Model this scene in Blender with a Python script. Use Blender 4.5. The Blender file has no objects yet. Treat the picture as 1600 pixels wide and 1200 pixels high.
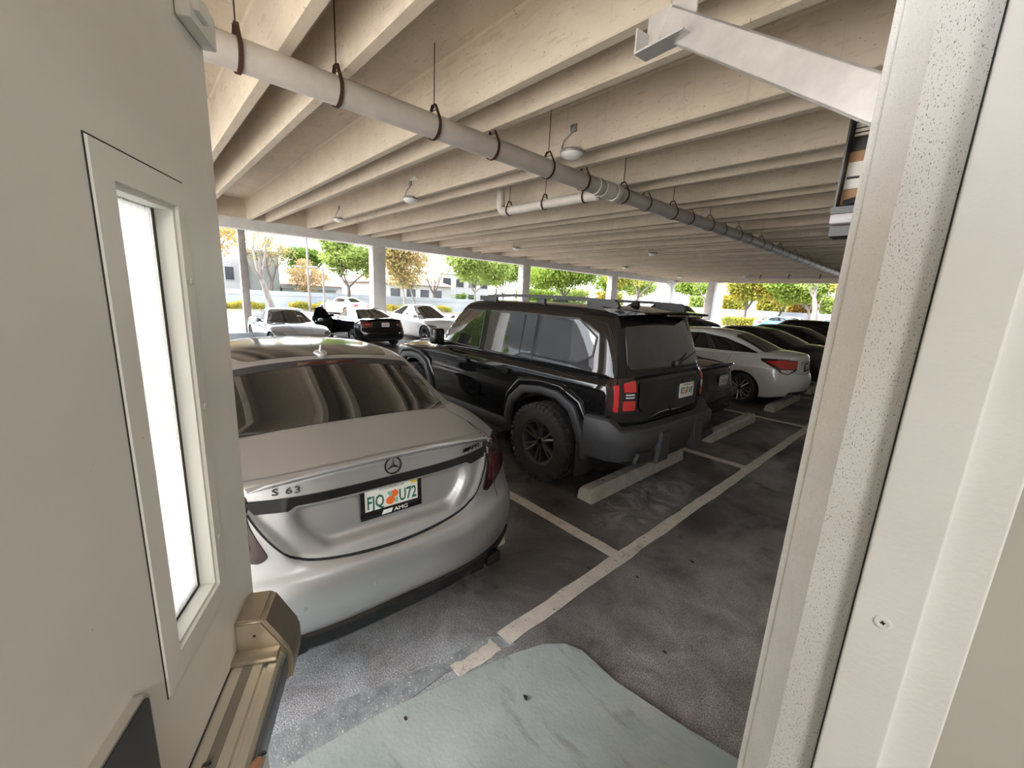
EXPO = 2.05; SUN_E = 3.0; SKY_S = 0.30; LOBBY_FILL = 9.5
import bpy, bmesh, math, random
import numpy as np
from mathutils import Vector, Matrix
from mathutils.bvhtree import BVHTree

random.seed(7)
RNG = np.random.default_rng(7)
SC = bpy.context.scene
COL = SC.collection
rad = math.radians

# ------------------------------------------------------------------ objects
def tag(o, label=None, cat=None, group=None, kind=None):
    if label: o['label'] = label
    if cat: o['category'] = cat
    if group: o['group'] = group
    if kind: o['kind'] = kind
    return o

def empty(name, loc=(0, 0, 0), rz=0.0, label=None, cat=None, group=None):
    o = bpy.data.objects.new(name, None)
    COL.objects.link(o)
    o.location = loc
    o.rotation_euler = (0, 0, rz)
    return tag(o, label, cat, group)

def link(name, me, mat=None, parent=None, smooth=True, auto=35):
    o = bpy.data.objects.new(name, me)
    COL.objects.link(o)
    if parent is not None: o.parent = parent
    if mat is not None:
        mats = mat if isinstance(mat, (list, tuple)) else [mat]
        me.materials.clear()
        for m in mats: me.materials.append(m)
    if smooth:
        for p in me.polygons: p.use_smooth = True
        if auto:
            sharp_by_angle(me, auto)
    return o

def sharp_by_angle(me, deg):
    bm = bmesh.new(); bm.from_mesh(me)
    lim = math.radians(deg)
    for e in bm.edges:
        if len(e.link_faces) == 2:
            e.smooth = e.calc_face_angle(0.0) < lim
        else:
            e.smooth = False
    bm.to_mesh(me); bm.free()

def mesh_from(verts, faces, name='m'):
    me = bpy.data.meshes.new(name)
    me.from_pydata([tuple(map(float, v)) for v in verts], [], [tuple(f) for f in faces])
    me.update()
    return me

def copy_tree(o, parent=None):
    c = o.copy(); COL.objects.link(c)
    if parent is not None: c.parent = parent
    for ch in list(o.children): copy_tree(ch, c)
    return c

class MB:
    """collects boxes, tubes, prisms and lathes into one mesh"""
    def __init__(s): s.v = []; s.f = []; s.mi = []; s.cur = 0
    def add(s, vs, fs):
        b = len(s.v); s.v += [tuple(map(float, v)) for v in vs]
        s.f += [tuple(i + b for i in f) for f in fs]; s.mi += [s.cur] * len(fs); return s
    def box(s, lo, hi, bev=0.0):
        x0, y0, z0 = lo; x1, y1, z1 = hi
        if bev <= 0:
            vs = [(x, y, z) for z in (z0, z1) for y in (y0, y1) for x in (x0, x1)]
            return s.add(vs, [(0, 2, 3, 1), (4, 5, 7, 6), (0, 1, 5, 4), (2, 6, 7, 3), (0, 4, 6, 2), (1, 3, 7, 5)])
        bm = bmesh.new(); bmesh.ops.create_cube(bm, size=1)
        for v in bm.verts:
            v.co = Vector(((x0 + x1) / 2 + v.co.x * (x1 - x0), (y0 + y1) / 2 + v.co.y * (y1 - y0), (z0 + z1) / 2 + v.co.z * (z1 - z0)))
        bmesh.ops.bevel(bm, geom=bm.edges[:], offset=bev, segments=2, affect='EDGES', profile=0.5)
        return s.frombm(bm)
    def frombm(s, bm):
        bm.verts.index_update()
        s.add([v.co[:] for v in bm.verts], [[v.index for v in f.verts] for f in bm.faces]); bm.free(); return s
    def obox(s, c, ax, ay, az, hx, hy, hz):
        c, ax, ay, az = (np.array(q, float) for q in (c, ax, ay, az))
        vs = [c + sx * hx * ax + sy * hy * ay + sz * hz * az for sz in (-1, 1) for sy in (-1, 1) for sx in (-1, 1)]
        return s.add(vs, [(0, 2, 3, 1), (4, 5, 7, 6), (0, 1, 5, 4), (2, 6, 7, 3), (0, 4, 6, 2), (1, 3, 7, 5)])
    def tube(s, pts, r, n=10, cap=True):
        pts = [Vector(p) for p in pts]; rs = r if isinstance(r, (list, tuple)) else [r] * len(pts)
        vs, fs = [], []; prev = None
        for i, p in enumerate(pts):
            if i == 0: t = pts[1] - pts[0]
            elif i == len(pts) - 1: t = pts[-1] - pts[-2]
            else: t = (pts[i + 1] - p).normalized() + (p - pts[i - 1]).normalized()
            if t.length < 1e-9: t = Vector((0, 0, 1))
            t.normalize()
            if prev is None:
                a = Vector((0, 0, 1)) if abs(t.z) < .9 else Vector((1, 0, 0))
                u = t.cross(a).normalized()
            else:
                u = (prev - t * prev.dot(t)).normalized()
            prev = u; w = t.cross(u)
            for k in range(n):
                an = 2 * math.pi * k / n
                vs.append(p + (u * math.cos(an) + w * math.sin(an)) * rs[i])
        for i in range(len(pts) - 1):
            for k in range(n):
                k2 = (k + 1) % n
                fs.append((i * n + k, i * n + k2, (i + 1) * n + k2, (i + 1) * n + k))
        if cap:
            fs.append(tuple(range(n - 1, -1, -1))); fs.append(tuple((len(pts) - 1) * n + k for k in range(n)))
        return s.add(vs, fs)
    def prism(s, poly, z0, z1, M=None):
        """poly in xy extruded z0..z1, then M (4x4) applied"""
        n = len(poly)
        vs = [Vector((p[0], p[1], z0)) for p in poly] + [Vector((p[0], p[1], z1)) for p in poly]
        if M is not None: vs = [M @ v for v in vs]
        fs = [tuple(range(n - 1, -1, -1)), tuple(range(n, 2 * n))] + [(i, (i + 1) % n, n + (i + 1) % n, n + i) for i in range(n)]
        return s.add(vs, fs)
    def lathe(s, prof, n=32, M=None, closed=False):
        """prof: (r, h) revolved about local z"""
        vs, fs = [], []; m = len(prof)
        for k in range(n):
            a = 2 * math.pi * k / n
            for (r, h) in prof:
                v = Vector((r * math.cos(a), r * math.sin(a), h)); vs.append(M @ v if M is not None else v)
        for k in range(n):
            k2 = (k + 1) % n
            for j in range(m - 1 if not closed else m):
                j2 = (j + 1) % m
                fs.append((k * m + j, k2 * m + j, k2 * m + j2, k * m + j2))
        return s.add(vs, fs)
    def build(s, name, mat=None, parent=None, smooth=True, auto=35, fix=True):
        me = mesh_from(s.v, s.f, name)
        if len(set(s.mi)) > 1:
            me.polygons.foreach_set('material_index', s.mi)
        if fix:
            bm = bmesh.new(); bm.from_mesh(me)
            bmesh.ops.remove_doubles(bm, verts=bm.verts[:], dist=1e-6)
            bmesh.ops.recalc_face_normals(bm, faces=bm.faces[:]); bm.to_mesh(me); bm.free()
        return link(name, me, mat, parent, smooth, auto)

# ------------------------------------------------------------------ materials
def mat_new(name):
    m = bpy.data.materials.new(name); m.use_nodes = True
    nt = m.node_tree; b = nt.nodes['Principled BSDF']
    return m, nt, b

def P(name, col, rough=.5, metal=0., coat=0., spec=.5, emit=None, es=0., coat_r=.03):
    m, nt, b = mat_new(name)
    b.inputs['Base Color'].default_value = (*col, 1); b.inputs['Roughness'].default_value = rough
    b.inputs['Metallic'].default_value = metal; b.inputs['Coat Weight'].default_value = coat
    b.inputs['Coat Roughness'].default_value = coat_r; b.inputs['Specular IOR Level'].default_value = spec
    if emit: b.inputs['Emission Color'].default_value = (*emit, 1); b.inputs['Emission Strength'].default_value = es
    return m

def N(nt, t, **kw):
    n = nt.nodes.new(t)
    for k, v in kw.items():
        if k.startswith('i_'): n.inputs[k[2:].replace('_', ' ')].default_value = v
        else: setattr(n, k, v)
    return n

def noise_mix(nt, vec, scale, lo, hi, c1, c2, detail=6, rough=.6, dist=0.):
    """returns colour socket mixing c1->c2 (colours or sockets) by thresholded noise"""
    nz = N(nt, 'ShaderNodeTexNoise'); nz.inputs['Scale'].default_value = scale
    nz.inputs['Detail'].default_value = detail; nz.inputs['Roughness'].default_value = rough
    nz.inputs['Distortion'].default_value = dist
    if vec is not None: nt.links.new(vec, nz.inputs['Vector'])
    mr = N(nt, 'ShaderNodeMapRange'); mr.inputs['From Min'].default_value = lo; mr.inputs['From Max'].default_value = hi
    nt.links.new(nz.outputs['Fac'], mr.inputs['Value'])
    return mixc(nt, mr.outputs['Result'], c1, c2), mr.outputs['Result']

def mixc(nt, fac, c1, c2, mode='MIX'):
    mx = N(nt, 'ShaderNodeMix', data_type='RGBA', blend_type=mode)
    for sock, c in ((6, c1), (7, c2)):
        if isinstance(c, tuple): mx.inputs[sock].default_value = (*c, 1) if len(c) == 3 else c
        else: nt.links.new(c, mx.inputs[sock])
    if isinstance(fac, (int, float)): mx.inputs[0].default_value = fac
    else: nt.links.new(fac, mx.inputs[0])
    return mx.outputs[2]

def mathn(nt, op, a, b=0.0, clamp=False):
    m = N(nt, 'ShaderNodeMath', operation=op); m.use_clamp = clamp
    for i, q in enumerate((a, b)):
        if isinstance(q, (int, float)): m.inputs[i].default_value = q
        else: nt.links.new(q, m.inputs[i])
    return m.outputs[0]

def coords(nt, kind='Object', scale=(1, 1, 1)):
    tc = N(nt, 'ShaderNodeTexCoord'); mp = N(nt, 'ShaderNodeMapping'); mp.inputs['Scale'].default_value = scale
    nt.links.new(tc.outputs[kind], mp.inputs['Vector']); return mp.outputs['Vector']

def bump(nt, b, height, strength=.3, dist=.01):
    bp = N(nt, 'ShaderNodeBump'); bp.inputs['Strength'].default_value = strength; bp.inputs['Distance'].default_value = dist
    nt.links.new(height, bp.inputs['Height']); nt.links.new(bp.outputs['Normal'], b.inputs['Normal'])

def noisy(name, c1, c2, scale=5, lo=.35, hi=.65, rough=.7, metal=0, bs=0., bscale=60, bdist=.01, spec=.5, speck=None, vscale=(1, 1, 1)):
    m, nt, b = mat_new(name)
    v = coords(nt, 'Object', vscale)
    c, _ = noise_mix(nt, v, scale, lo, hi, c1, c2)
    if speck:
        c, _ = noise_mix(nt, v, speck[0], speck[1], speck[1] + .05, c, speck[2], detail=3)
    nt.links.new(c, b.inputs['Base Color']); b.inputs['Roughness'].default_value = rough
    b.inputs['Metallic'].default_value = metal; b.inputs['Specular IOR Level'].default_value = spec
    if bs > 0:
        nz = N(nt, 'ShaderNodeTexNoise'); nz.inputs['Scale'].default_value = bscale; nz.inputs['Detail'].default_value = 4
        nt.links.new(v, nz.inputs['Vector']); bump(nt, b, nz.outputs['Fac'], bs, bdist)
    return m

# ------------------------------------------------------------------ curves
def curve(pts):
    """monotone cubic through (x, y) points; vectorised, clamped outside"""
    pts = sorted(pts); x = np.array([p[0] for p in pts], float); y = np.array([p[1] for p in pts], float)
    if len(x) == 1: return lambda q: np.full_like(np.asarray(q, float), y[0])
    h = np.diff(x); d = np.diff(y) / h; m = np.zeros(len(x))
    m[0], m[-1] = d[0], d[-1]
    for i in range(1, len(x) - 1):
        if d[i - 1] * d[i] > 0:
            w1 = 2 * h[i] + h[i - 1]; w2 = h[i] + 2 * h[i - 1]
            m[i] = (w1 + w2) / (w1 / d[i - 1] + w2 / d[i])
    def f(q):
        q = np.clip(np.asarray(q, float), x[0], x[-1])
        i = np.clip(np.searchsorted(x, q) - 1, 0, len(h) - 1)
        t = (q - x[i]) / h[i]
        return ((2 * t**3 - 3 * t**2 + 1) * y[i] + (t**3 - 2 * t**2 + t) * h[i] * m[i]
                + (-2 * t**3 + 3 * t**2) * y[i + 1] + (t**3 - t**2) * h[i] * m[i + 1])
    return f

def sstep(a, b, x):
    t = np.clip((x - a) / (b - a), 0, 1); return t * t * (3 - 2 * t)
# ------------------------------------------------------------------ camera
CAM_H = 1.90
def cam_axes(yaw, pitch, roll):
    cy, sy = math.cos(yaw), math.sin(yaw); cp, sp = math.cos(pitch), math.sin(pitch)
    fwd = Vector((-sy * cp, cy * cp, -sp)); right = Vector((cy, sy, 0)); up = right.cross(fwd)
    cr, sr = math.cos(roll), math.sin(roll)
    return cr * right + sr * up, -sr * right + cr * up, fwd
_r, _u, _f = cam_axes(rad(47.0376), rad(11.8923), rad(2.9090))
cd = bpy.data.cameras.new('camera'); cam = bpy.data.objects.new('camera', cd); COL.objects.link(cam)
cd.sensor_fit = 'HORIZONTAL'; cd.sensor_width = 36; cd.lens = 635.83 / 1600 * 36; cd.clip_start = .02; cd.clip_end = 400
cam.matrix_world = Matrix(((_r.x, _u.x, -_f.x, 0), (_r.y, _u.y, -_f.y, 0), (_r.z, _u.z, -_f.z, CAM_H), (0, 0, 0, 1)))
SC.camera = cam

# ------------------------------------------------------------------ light
SUN_DIR = Vector((-.42, -.62, .72)).normalized()
w = bpy.data.worlds.new('world'); SC.world = w; w.use_nodes = True
wn = w.node_tree; bg = wn.nodes['Background']
sky = N(wn, 'ShaderNodeTexSky', sky_type='NISHITA')
sky.sun_disc = False; sky.sun_elevation = math.asin(SUN_DIR.z); sky.sun_rotation = math.atan2(SUN_DIR.x, SUN_DIR.y)
sky.air_density = 1.0; sky.dust_density = 3.0; sky.ozone_density = 1.0
# a thin bright cloud veil over the sky
tc = N(wn, 'ShaderNodeTexCoord'); cn = N(wn, 'ShaderNodeTexNoise'); cn.inputs['Scale'].default_value = 2.2; cn.inputs['Detail'].default_value = 8
wn.links.new(tc.outputs['Generated'], cn.inputs['Vector'])
cmr = N(wn, 'ShaderNodeMapRange'); cmr.inputs['From Min'].default_value = .38; cmr.inputs['From Max'].default_value = .62
wn.links.new(cn.outputs['Fac'], cmr.inputs['Value'])
skm = mixc(wn, cmr.outputs['Result'], sky.outputs['Color'], (8.0, 8.1, 8.3))
wn.links.new(skm, bg.inputs['Color']); bg.inputs['Strength'].default_value = SKY_S
sd = bpy.data.lights.new('sun', 'SUN'); sd.energy = SUN_E; sd.angle = rad(1.5); sd.color = (1, .95, .86)
so = bpy.data.objects.new('sun', sd); COL.objects.link(so)
so.rotation_euler = SUN_DIR.to_track_quat('Z', 'Y').to_euler()
so.location = (-10, -15, 30)
SC.view_settings.view_transform = 'Standard'; SC.view_settings.look = 'None'
SC.view_settings.gamma = 1.0; SC.view_settings.use_curve_mapping = False; SC.view_settings.exposure = EXPO
SC.cycles.use_denoising = True
SC.cycles.max_bounces = 10; SC.cycles.diffuse_bounces = 6; SC.cycles.glossy_bounces = 4
SC.cycles.transparent_max_bounces = 12; SC.cycles.sample_clamp_indirect = 6.0
# ------------------------------------------------------------------ setting materials
M = {}
def floor_mat():
    m, nt, b = mat_new('garage_floor')
    v = coords(nt)
    c, _ = noise_mix(nt, v, 1.1, .35, .66, (.044, .040, .038), (.155, .146, .140), detail=8, rough=.62, dist=.6)
    c, _ = noise_mix(nt, v, .55, .52, .70, c, (.21, .203, .20), detail=9, rough=.7, dist=1.2)
    c, _ = noise_mix(nt, v, 2.3, .60, .70, c, (.016, .014, .013), detail=7, rough=.62, dist=.3)
    # scuffed pale slurry in front of the wheel stop
    sx = N(nt, 'ShaderNodeSeparateXYZ'); nt.links.new(v, sx.inputs[0])
    def blob(cx, cy, rx, ry):
        a = mathn(nt, 'DIVIDE', mathn(nt, 'SUBTRACT', sx.outputs[0], cx), rx)
        d = mathn(nt, 'DIVIDE', mathn(nt, 'SUBTRACT', sx.outputs[1], cy), ry)
        r2 = mathn(nt, 'ADD', mathn(nt, 'MULTIPLY', a, a), mathn(nt, 'MULTIPLY', d, d))
        return mathn(nt, 'SUBTRACT', 1.0, r2, True)
    c2, f = noise_mix(nt, v, 4.2, .42, .60, c, (.30, .29, .28), detail=9, rough=.72, dist=1.6)
    c = mixc(nt, mathn(nt, 'MULTIPLY', blob(-1.78, 3.6, .34, .95), 1.3, True), c, c2)
    # paler bluish noise near the door, then a paler grey one
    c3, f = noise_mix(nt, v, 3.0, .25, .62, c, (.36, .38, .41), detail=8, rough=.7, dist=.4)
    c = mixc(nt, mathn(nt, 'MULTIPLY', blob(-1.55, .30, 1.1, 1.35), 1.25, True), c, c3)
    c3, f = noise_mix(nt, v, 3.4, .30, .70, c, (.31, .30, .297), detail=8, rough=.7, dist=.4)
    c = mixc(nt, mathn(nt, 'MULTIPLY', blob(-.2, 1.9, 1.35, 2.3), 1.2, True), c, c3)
    # aggregate
    vo = N(nt, 'ShaderNodeTexNoise'); vo.inputs['Scale'].default_value = 150; vo.inputs['Detail'].default_value = 3
    nt.links.new(v, vo.inputs['Vector'])
    mr = N(nt, 'ShaderNodeMapRange'); mr.inputs['From Min'].default_value = .3; mr.inputs['From Max'].default_value = .7
    mr.inputs['To Min'].default_value = .35; mr.inputs['To Max'].default_value = 1.75; nt.links.new(vo.outputs['Fac'], mr.inputs['Value'])
    hs = mixc(nt, 1.0, c, mr.outputs['Result'], 'MULTIPLY')
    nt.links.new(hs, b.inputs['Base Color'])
    _, rf = noise_mix(nt, v, 1.4, .4, .65, (0, 0, 0), (1, 1, 1))
    rr = N(nt, 'ShaderNodeMapRange'); rr.inputs['To Min'].default_value = .42; rr.inputs['To Max'].default_value = .8
    nt.links.new(rf, rr.inputs['Value']); nt.links.new(rr.outputs['Result'], b.inputs['Roughness'])
    b.inputs['Specular IOR Level'].default_value = .35
    bump(nt, b, vo.outputs['Fac'], .35, .006)
    return m
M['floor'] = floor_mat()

def concrete(name, c1, c2, dark, streak=True):
    m, nt, b = mat_new(name)
    v = coords(nt)
    c, _ = noise_mix(nt, v, 1.4, .3, .7, c1, c2, detail=7, rough=.6, dist=.5)
    c, _ = noise_mix(nt, coords(nt, 'Object', (1.5, 8, 8)), 2.0, .55, .78, c, dark, detail=8, rough=.65)
    if streak:
        c, _ = noise_mix(nt, coords(nt, 'Object', (14, 3, .8)), 1.0, .60, .72, c, tuple(q * .8 for q in c1), detail=5)
        c, _ = noise_mix(nt, v, 26, .66, .70, c, tuple(q * .45 for q in c1), detail=3)
    nt.links.new(c, b.inputs['Base Color']); b.inputs['Roughness'].default_value = .85
    b.inputs['Specular IOR Level'].default_value = .2
    nz = N(nt, 'ShaderNodeTexNoise'); nz.inputs['Scale'].default_value = 30; nz.inputs['Detail'].default_value = 6
    nt.links.new(v, nz.inputs['Vector']); bump(nt, b, nz.outputs['Fac'], .25, .01)
    return m
M['ceil'] = concrete('ceiling_concrete', (.66, .575, .46), (.56, .485, .385), (.42, .355, .28))
M['pillar'] = noisy('pillar_paint', (.70, .69, .67), (.60, .59, .575), 2, rough=.8, bs=.15)
M['wallw'] = noisy('stucco_white', (.78, .77, .74), (.68, .67, .64), 1.5, rough=.85, bs=.4, bscale=90, bdist=.004)
M['doorp'] = noisy('door_paint', (.74, .725, .675), (.69, .675, .63), 3, rough=.42, bs=.10, bscale=14, bdist=.004, speck=(95, .735, (.30, .29, .25)))
M['lobby'] = noisy('lobby_paint', (.47, .45, .41), (.43, .41, .37), 2, rough=.7)
M['frame'] = noisy('frame_paint', (.80, .80, .78), (.74, .74, .72), 4, rough=.5, bs=.25, bscale=160, bdist=.002)
M['frame_dirty'] = noisy('frame_paint_dirty', (.74, .74, .72), (.64, .63, .60), 7, rough=.6, bs=.2, bscale=120, bdist=.002, speck=(800, .60, (.17, .15, .13)), vscale=(1, 1, .45))
M['frame_rough'] = noisy('frame_paint_rough', (.92, .91, .88), (.85, .84, .81), 9, rough=.7, bs=.7, bscale=110, bdist=.003, speck=(800, .63, (.35, .33, .29)))
M['gap'] = P('dark_gap', (.03, .028, .025), .9)
M['galv'] = noisy('painted_channel', (.62, .61, .60), (.50, .49, .485), 6, rough=.30, metal=.5, bs=.05)
M['pvc'] = noisy('pipe_paint', (.60, .56, .52), (.52, .48, .44), 3, rough=.45)
M['pvc2'] = noisy('pipe_paint_pale', (.74, .70, .64), (.66, .62, .57), 3, rough=.45)
M['rust'] = noisy('rusty_strap', (.085, .028, .018), (.04, .018, .014), 30, rough=.8)
M['rod'] = P('dark_rod', (.06, .05, .045), .6, .5)
M['conduit'] = noisy('conduit_steel', (.34, .33, .31), (.26, .25, .24), 9, rough=.5, metal=.3)
M['lens'] = P('lamp_lens', (.85, .86, .82), .25, 0, .3)
M['line'] = None
def line_mat():
    m, nt, b = mat_new('worn_line_paint')
    v = coords(nt)
    c, _ = noise_mix(nt, v, 9, .3, .7, (.60, .56, .50), (.46, .425, .38), detail=8)
    c, _ = noise_mix(nt, v, 34, .60, .66, c, (.10, .09, .085), detail=6, rough=.7)
    c, _ = noise_mix(nt, v, 3.1, .60, .72, c, (.15, .135, .12), detail=8, rough=.75)
    nt.links.new(c, b.inputs['Base Color']); b.inputs['Roughness'].default_value = .8
    return m
M['line'] = line_mat()
M['stop'] = noisy('wheel_stop_concrete', (.52, .50, .45), (.36, .345, .31), 7, rough=.85, bs=.4, bscale=70, bdist=.006, speck=(45, .68, (.12, .11, .10)))
M['ramp'] = None
def ramp_mat():
    m, nt, b = mat_new('ramp_concrete')
    v = coords(nt)
    c, _ = noise_mix(nt, v, 2.2, .32, .68, (.25, .305, .30), (.38, .42, .415), detail=8, rough=.6, dist=.4)
    c, _ = noise_mix(nt, coords(nt, 'Object', (1.0, 4.0, 1)), 2.6, .55, .70, c, (.19, .205, .195), detail=8, rough=.66, dist=.8)
    c, _ = noise_mix(nt, v, 5, .64, .70, c, (.52, .54, .535), detail=9, rough=.75)
    nt.links.new(c, b.inputs['Base Color']); b.inputs['Roughness'].default_value = .55
    nz = N(nt, 'ShaderNodeTexNoise'); nz.inputs['Scale'].default_value = 60; nz.inputs['Detail'].default_value = 6
    nt.links.new(v, nz.inputs['Vector']); bump(nt, b, nz.outputs['Fac'], .3, .005)
    return m
M['ramp'] = ramp_mat()
M['band'] = noisy('blue_grey_sealer', (.17, .19, .205), (.30, .325, .34), 12, rough=.6, bs=.5, bscale=120, bdist=.005, speck=(90, .63, (.62, .63, .63)))

S = 'structure'
W = 19.6          # x = -W : open side of the garage
Y0, Y1 = -4.6, 39.5; FZ = -.20
ZD, ZS = 5.15, 4.39   # deck underside, stem underside

# ------------------------------------------------------------------ ground
fprof = [(-.115, 0), (-6.2, 0), (-13.0, FZ), (-W - 1.0, FZ), (-W - 1.0, -.6), (-.115, -.6)]
mb = MB(); mb.add([(p[0], yy, p[1]) for yy in (Y0 - .5, Y1 + .8) for p in fprof], [tuple(range(6)), tuple(range(11, 5, -1))] + [(i, (i + 1) % 6, 6 + (i + 1) % 6, 6 + i) for i in range(6)])
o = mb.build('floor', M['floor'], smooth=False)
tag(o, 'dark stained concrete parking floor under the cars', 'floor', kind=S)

def flat(name, poly, z, mat, label, cat, h=.004, group=None):
    o = MB().prism(poly, z - h, z).build(name, mat, smooth=False)
    return tag(o, label, cat, group, S)
def wob(p, q, w0, n=14, a=.010, taper=0):
    """worn painted stripe from p to q with slightly ragged sides"""
    p, q = np.array(p, float), np.array(q, float); d = q - p; nrm = np.array([-d[1], d[0]]) / np.linalg.norm(d)
    L, R = [], []
    for i in range(n + 1):
        c = p + d * i / n
        L.append(c + nrm * (w0 / 2 + RNG.uniform(-a, a))); R.append(c - nrm * (w0 / 2 + RNG.uniform(-a, a)))
    return [tuple(x) for x in L] + [tuple(x) for x in R[::-1]]
flat('floor_marking', wob((-1.425, 1.36), (-1.425, 14.0), .105, 90, .007), .006, M['line'], 'long white line running along behind the wheel stops', 'floor marking')
flat('floor_marking', wob((-1.415, 1.03), (-1.42, 1.30), .09, 8, .012), .006, M['line'], 'short worn piece of white line left of the greenish ramp', 'floor marking')
for i, y in enumerate((2.555, 5.35, 8.24, 11.1, 13.9, 16.7)):
    flat('floor_marking', wob((-6.6, y), (-1.47, y), .11, 30, .006), .0055, M['line'],
         ('white cross line between the silver sedan and the black off-roader', 'white cross line just beyond the off-roader rear bumper', 'white cross line before the white sedan wheel stop',
          'white cross line beyond the white sedan', 'white cross line between the far dark sedans', 'farthest white cross line in the near row')[i], 'floor marking', group='stall lines of the near row')

rp = [(-1.52, -.6), (-1.50, .31), (-1.47, .62), (-1.40, .98), (-1.31, 1.34), (-1.25, 1.50), (-1.17, 1.60), (-1.08, 1.635), (-.85, 1.61), (-.56, 1.64), (-.20, 1.70), (-.13, 1.70), (-.13, -.6)]
mb = MB(); n = len(rp)
zt = [.006 + .05 * max(0, (p[0] + 1.35) / 1.25) for p in rp]
mb.add([(p[0], p[1], z) for p, z in zip(rp, zt)] + [(p[0] - .008 * (p[0] < -.2), p[1], 0) for p in rp],
       [tuple(range(n))] + [(i, n + i, n + (i + 1) % n, (i + 1) % n) for i in range(n)])
tag(mb.build('floor_ramp', M['ramp'], smooth=False), 'pale greenish concrete ramp with rounded corner leading to the doorway', 'ramp', kind=S)
bd = [(-1.37, -.3), (-1.375, .42), (-1.40, .98), (-1.36, 1.22), (-1.30, 1.38), (-1.345, 1.40), (-1.395, 1.36), (-1.45, 1.28), (-1.475, 1.0), (-1.60, .5), (-1.66, -.3)]
bd = [(x - .05, y) for x, y in bd]
flat('floor_patch', bd, .0045, M['band'], 'blue grey sealer band along the edge of the ramp', 'floor patch')

# small dark leaves and grit on the floor
def bit(x, y, r, mat, lab, z=.004):
    k = 7; ph = RNG.uniform(0, 6.28)
    poly = [(x + r * RNG.uniform(.6, 1.1) * math.cos(ph + 6.283 * i / k), y + r * .6 * RNG.uniform(.6, 1.1) * math.sin(ph + 6.283 * i / k)) for i in range(k)]
    o = MB().prism(poly, z - .004, z + .003).build('dead_leaf', mat, smooth=False)
    return tag(o, lab, 'leaf', 'dead leaves on the floor')
M['leafdark'] = P('dead_leaf', (.025, .02, .016), .8)
for x, y, r, z, lab in [(-1.08, 1.20, .016, .024, 'dark dead leaf lying on the greenish ramp'), (-1.37, .72, .014, .008, 'dark dead leaf on the blue grey band beside the ramp'),
                  (-1.05, 2.95, .018, .004, 'dark dead leaf on the bare floor right of the long white line'), (-1.50, 2.25, .014, .004, 'dark dead leaf just left of the long white line'),
                  (-1.22, 2.45, .013, .004, 'small dead leaf beside the long white line junction'), (-.78, 2.0, .012, .004, 'small dead leaf on the floor near the ramp corner')]:
    bit(x, y, r, M['leafdark'], lab, z)

# ------------------------------------------------------------------ ceiling
o = MB().box((-W - .9, Y0 - .3, ZD), (.3, Y1 + .6, ZD + .25)).build('ceiling', M['ceil'], smooth=False)
tag(o, 'pale concrete deck underside of the car park', 'ceiling', kind=S)
def stem(y):
    prof = [(y - .135, ZD + .02), (y - .10, ZD - .03), (y - .075, ZS + .015), (y - .06, ZS), (y + .06, ZS), (y + .075, ZS + .015), (y + .10, ZD - .03), (y + .135, ZD + .02)]
    n = len(prof); xs = (-W - .35, -.11)
    vs = [(xs[0], p[0], p[1]) for p in prof] + [(xs[1], p[0], p[1]) for p in prof]
    fs = [tuple(range(n)), tuple(range(2 * n - 1, n - 1, -1))] + [(i, n + i, n + (i + 1) % n, (i + 1) % n) for i in range(n)]
    o = MB().add(vs, fs).build('ceiling_beam', M['ceil'], smooth=False)
    tag(o, 'pale concrete rib spanning under the deck', 'ceiling rib', 'concrete ribs under the deck', S)
k = 0
for t in range(-5, 18):
    for off in (1.50, 2.14):
        y = off + 2.2 * t
        if y < Y1 and y > Y0: stem(y)
# edge beams and closure panels
tag(MB().box((-W - .55, Y0 - .2, 4.03), (-W, Y1 + .5, 4.43)).build('ceiling_edge_beam', M['pillar'], smooth=False), 'long pale edge beam over the pillars along the open side', 'beam', kind=S)
tag(MB().box((-W - .45, Y0 - .2, 4.40), (-W - .02, Y1 + .5, ZD + .02)).build('ceiling_closure', M['ceil'], smooth=False), 'concrete closure panels above the long edge beam', 'panel', kind=S)
tag(MB().box((-W - .5, Y1, 4.22), (.1, Y1 + .5, ZD + .02)).build('ceiling_end_beam', M['ceil'], smooth=False), 'edge beam closing the far end of the deck', 'beam', kind=S)
for i, (y0, y1) in enumerate(((-1.6, -.95), (8.74, 9.38), (18.78, 19.43), (28.75, 29.55), (38.7, 39.45))):
    o = MB().box((-W - .50, y0, FZ), (-W - .03, y1, 4.04), .015).build('pillar', M['pillar'])
    tag(o, ('white square pillar hidden behind the open door', 'white square pillar behind the black sedan with the open door', 'white square pillar above the off-roader roof front',
            'white square pillar seen over the off-roader rear roof rack', 'white corner pillar at the far end of the open side')[i], 'pillar', kind=S)
tag(MB().box((-16.15, 38.75, FZ), (-15.55, 39.4, 4.24), .015).build('pillar', M['pillar']), 'white square pillar in the middle of the far end opening', 'pillar', kind=S)
tag(MB().box((-6.2, Y0 - .2, 0), (-5.6, Y0 + .4, ZS + .1), .015).build('pillar', M['pillar']), 'white square pillar at the near end of the garage', 'pillar', kind=S)
tag(MB().box((-14.2, Y0 - .2, FZ), (-13.6, Y0 + .4, ZS + .1), .015).build('pillar', M['pillar']), 'second white pillar at the near end of the garage', 'pillar', kind=S)
M['post'] = noisy('post_paint', (.40, .37, .345), (.30, .28, .265), 3, rough=.7)
tag(MB().box((-20.35, 3.36, FZ), (-20.08, 3.62, 4.1), .012).build('pillar_post', M['post']), 'slim grey brown post left of the silver coupe', 'post', kind=S)
tag(MB().box((-17.45, 1.6, -.22), (-17.25, 3.32, .20), .02).build('wall_kerb', noisy('kerb_paint', (.46, .49, .56), (.40, .43, .49), 4, rough=.7)), 'low blue grey guard kerb at the foot of the slim post', 'guard', kind=S)

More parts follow.
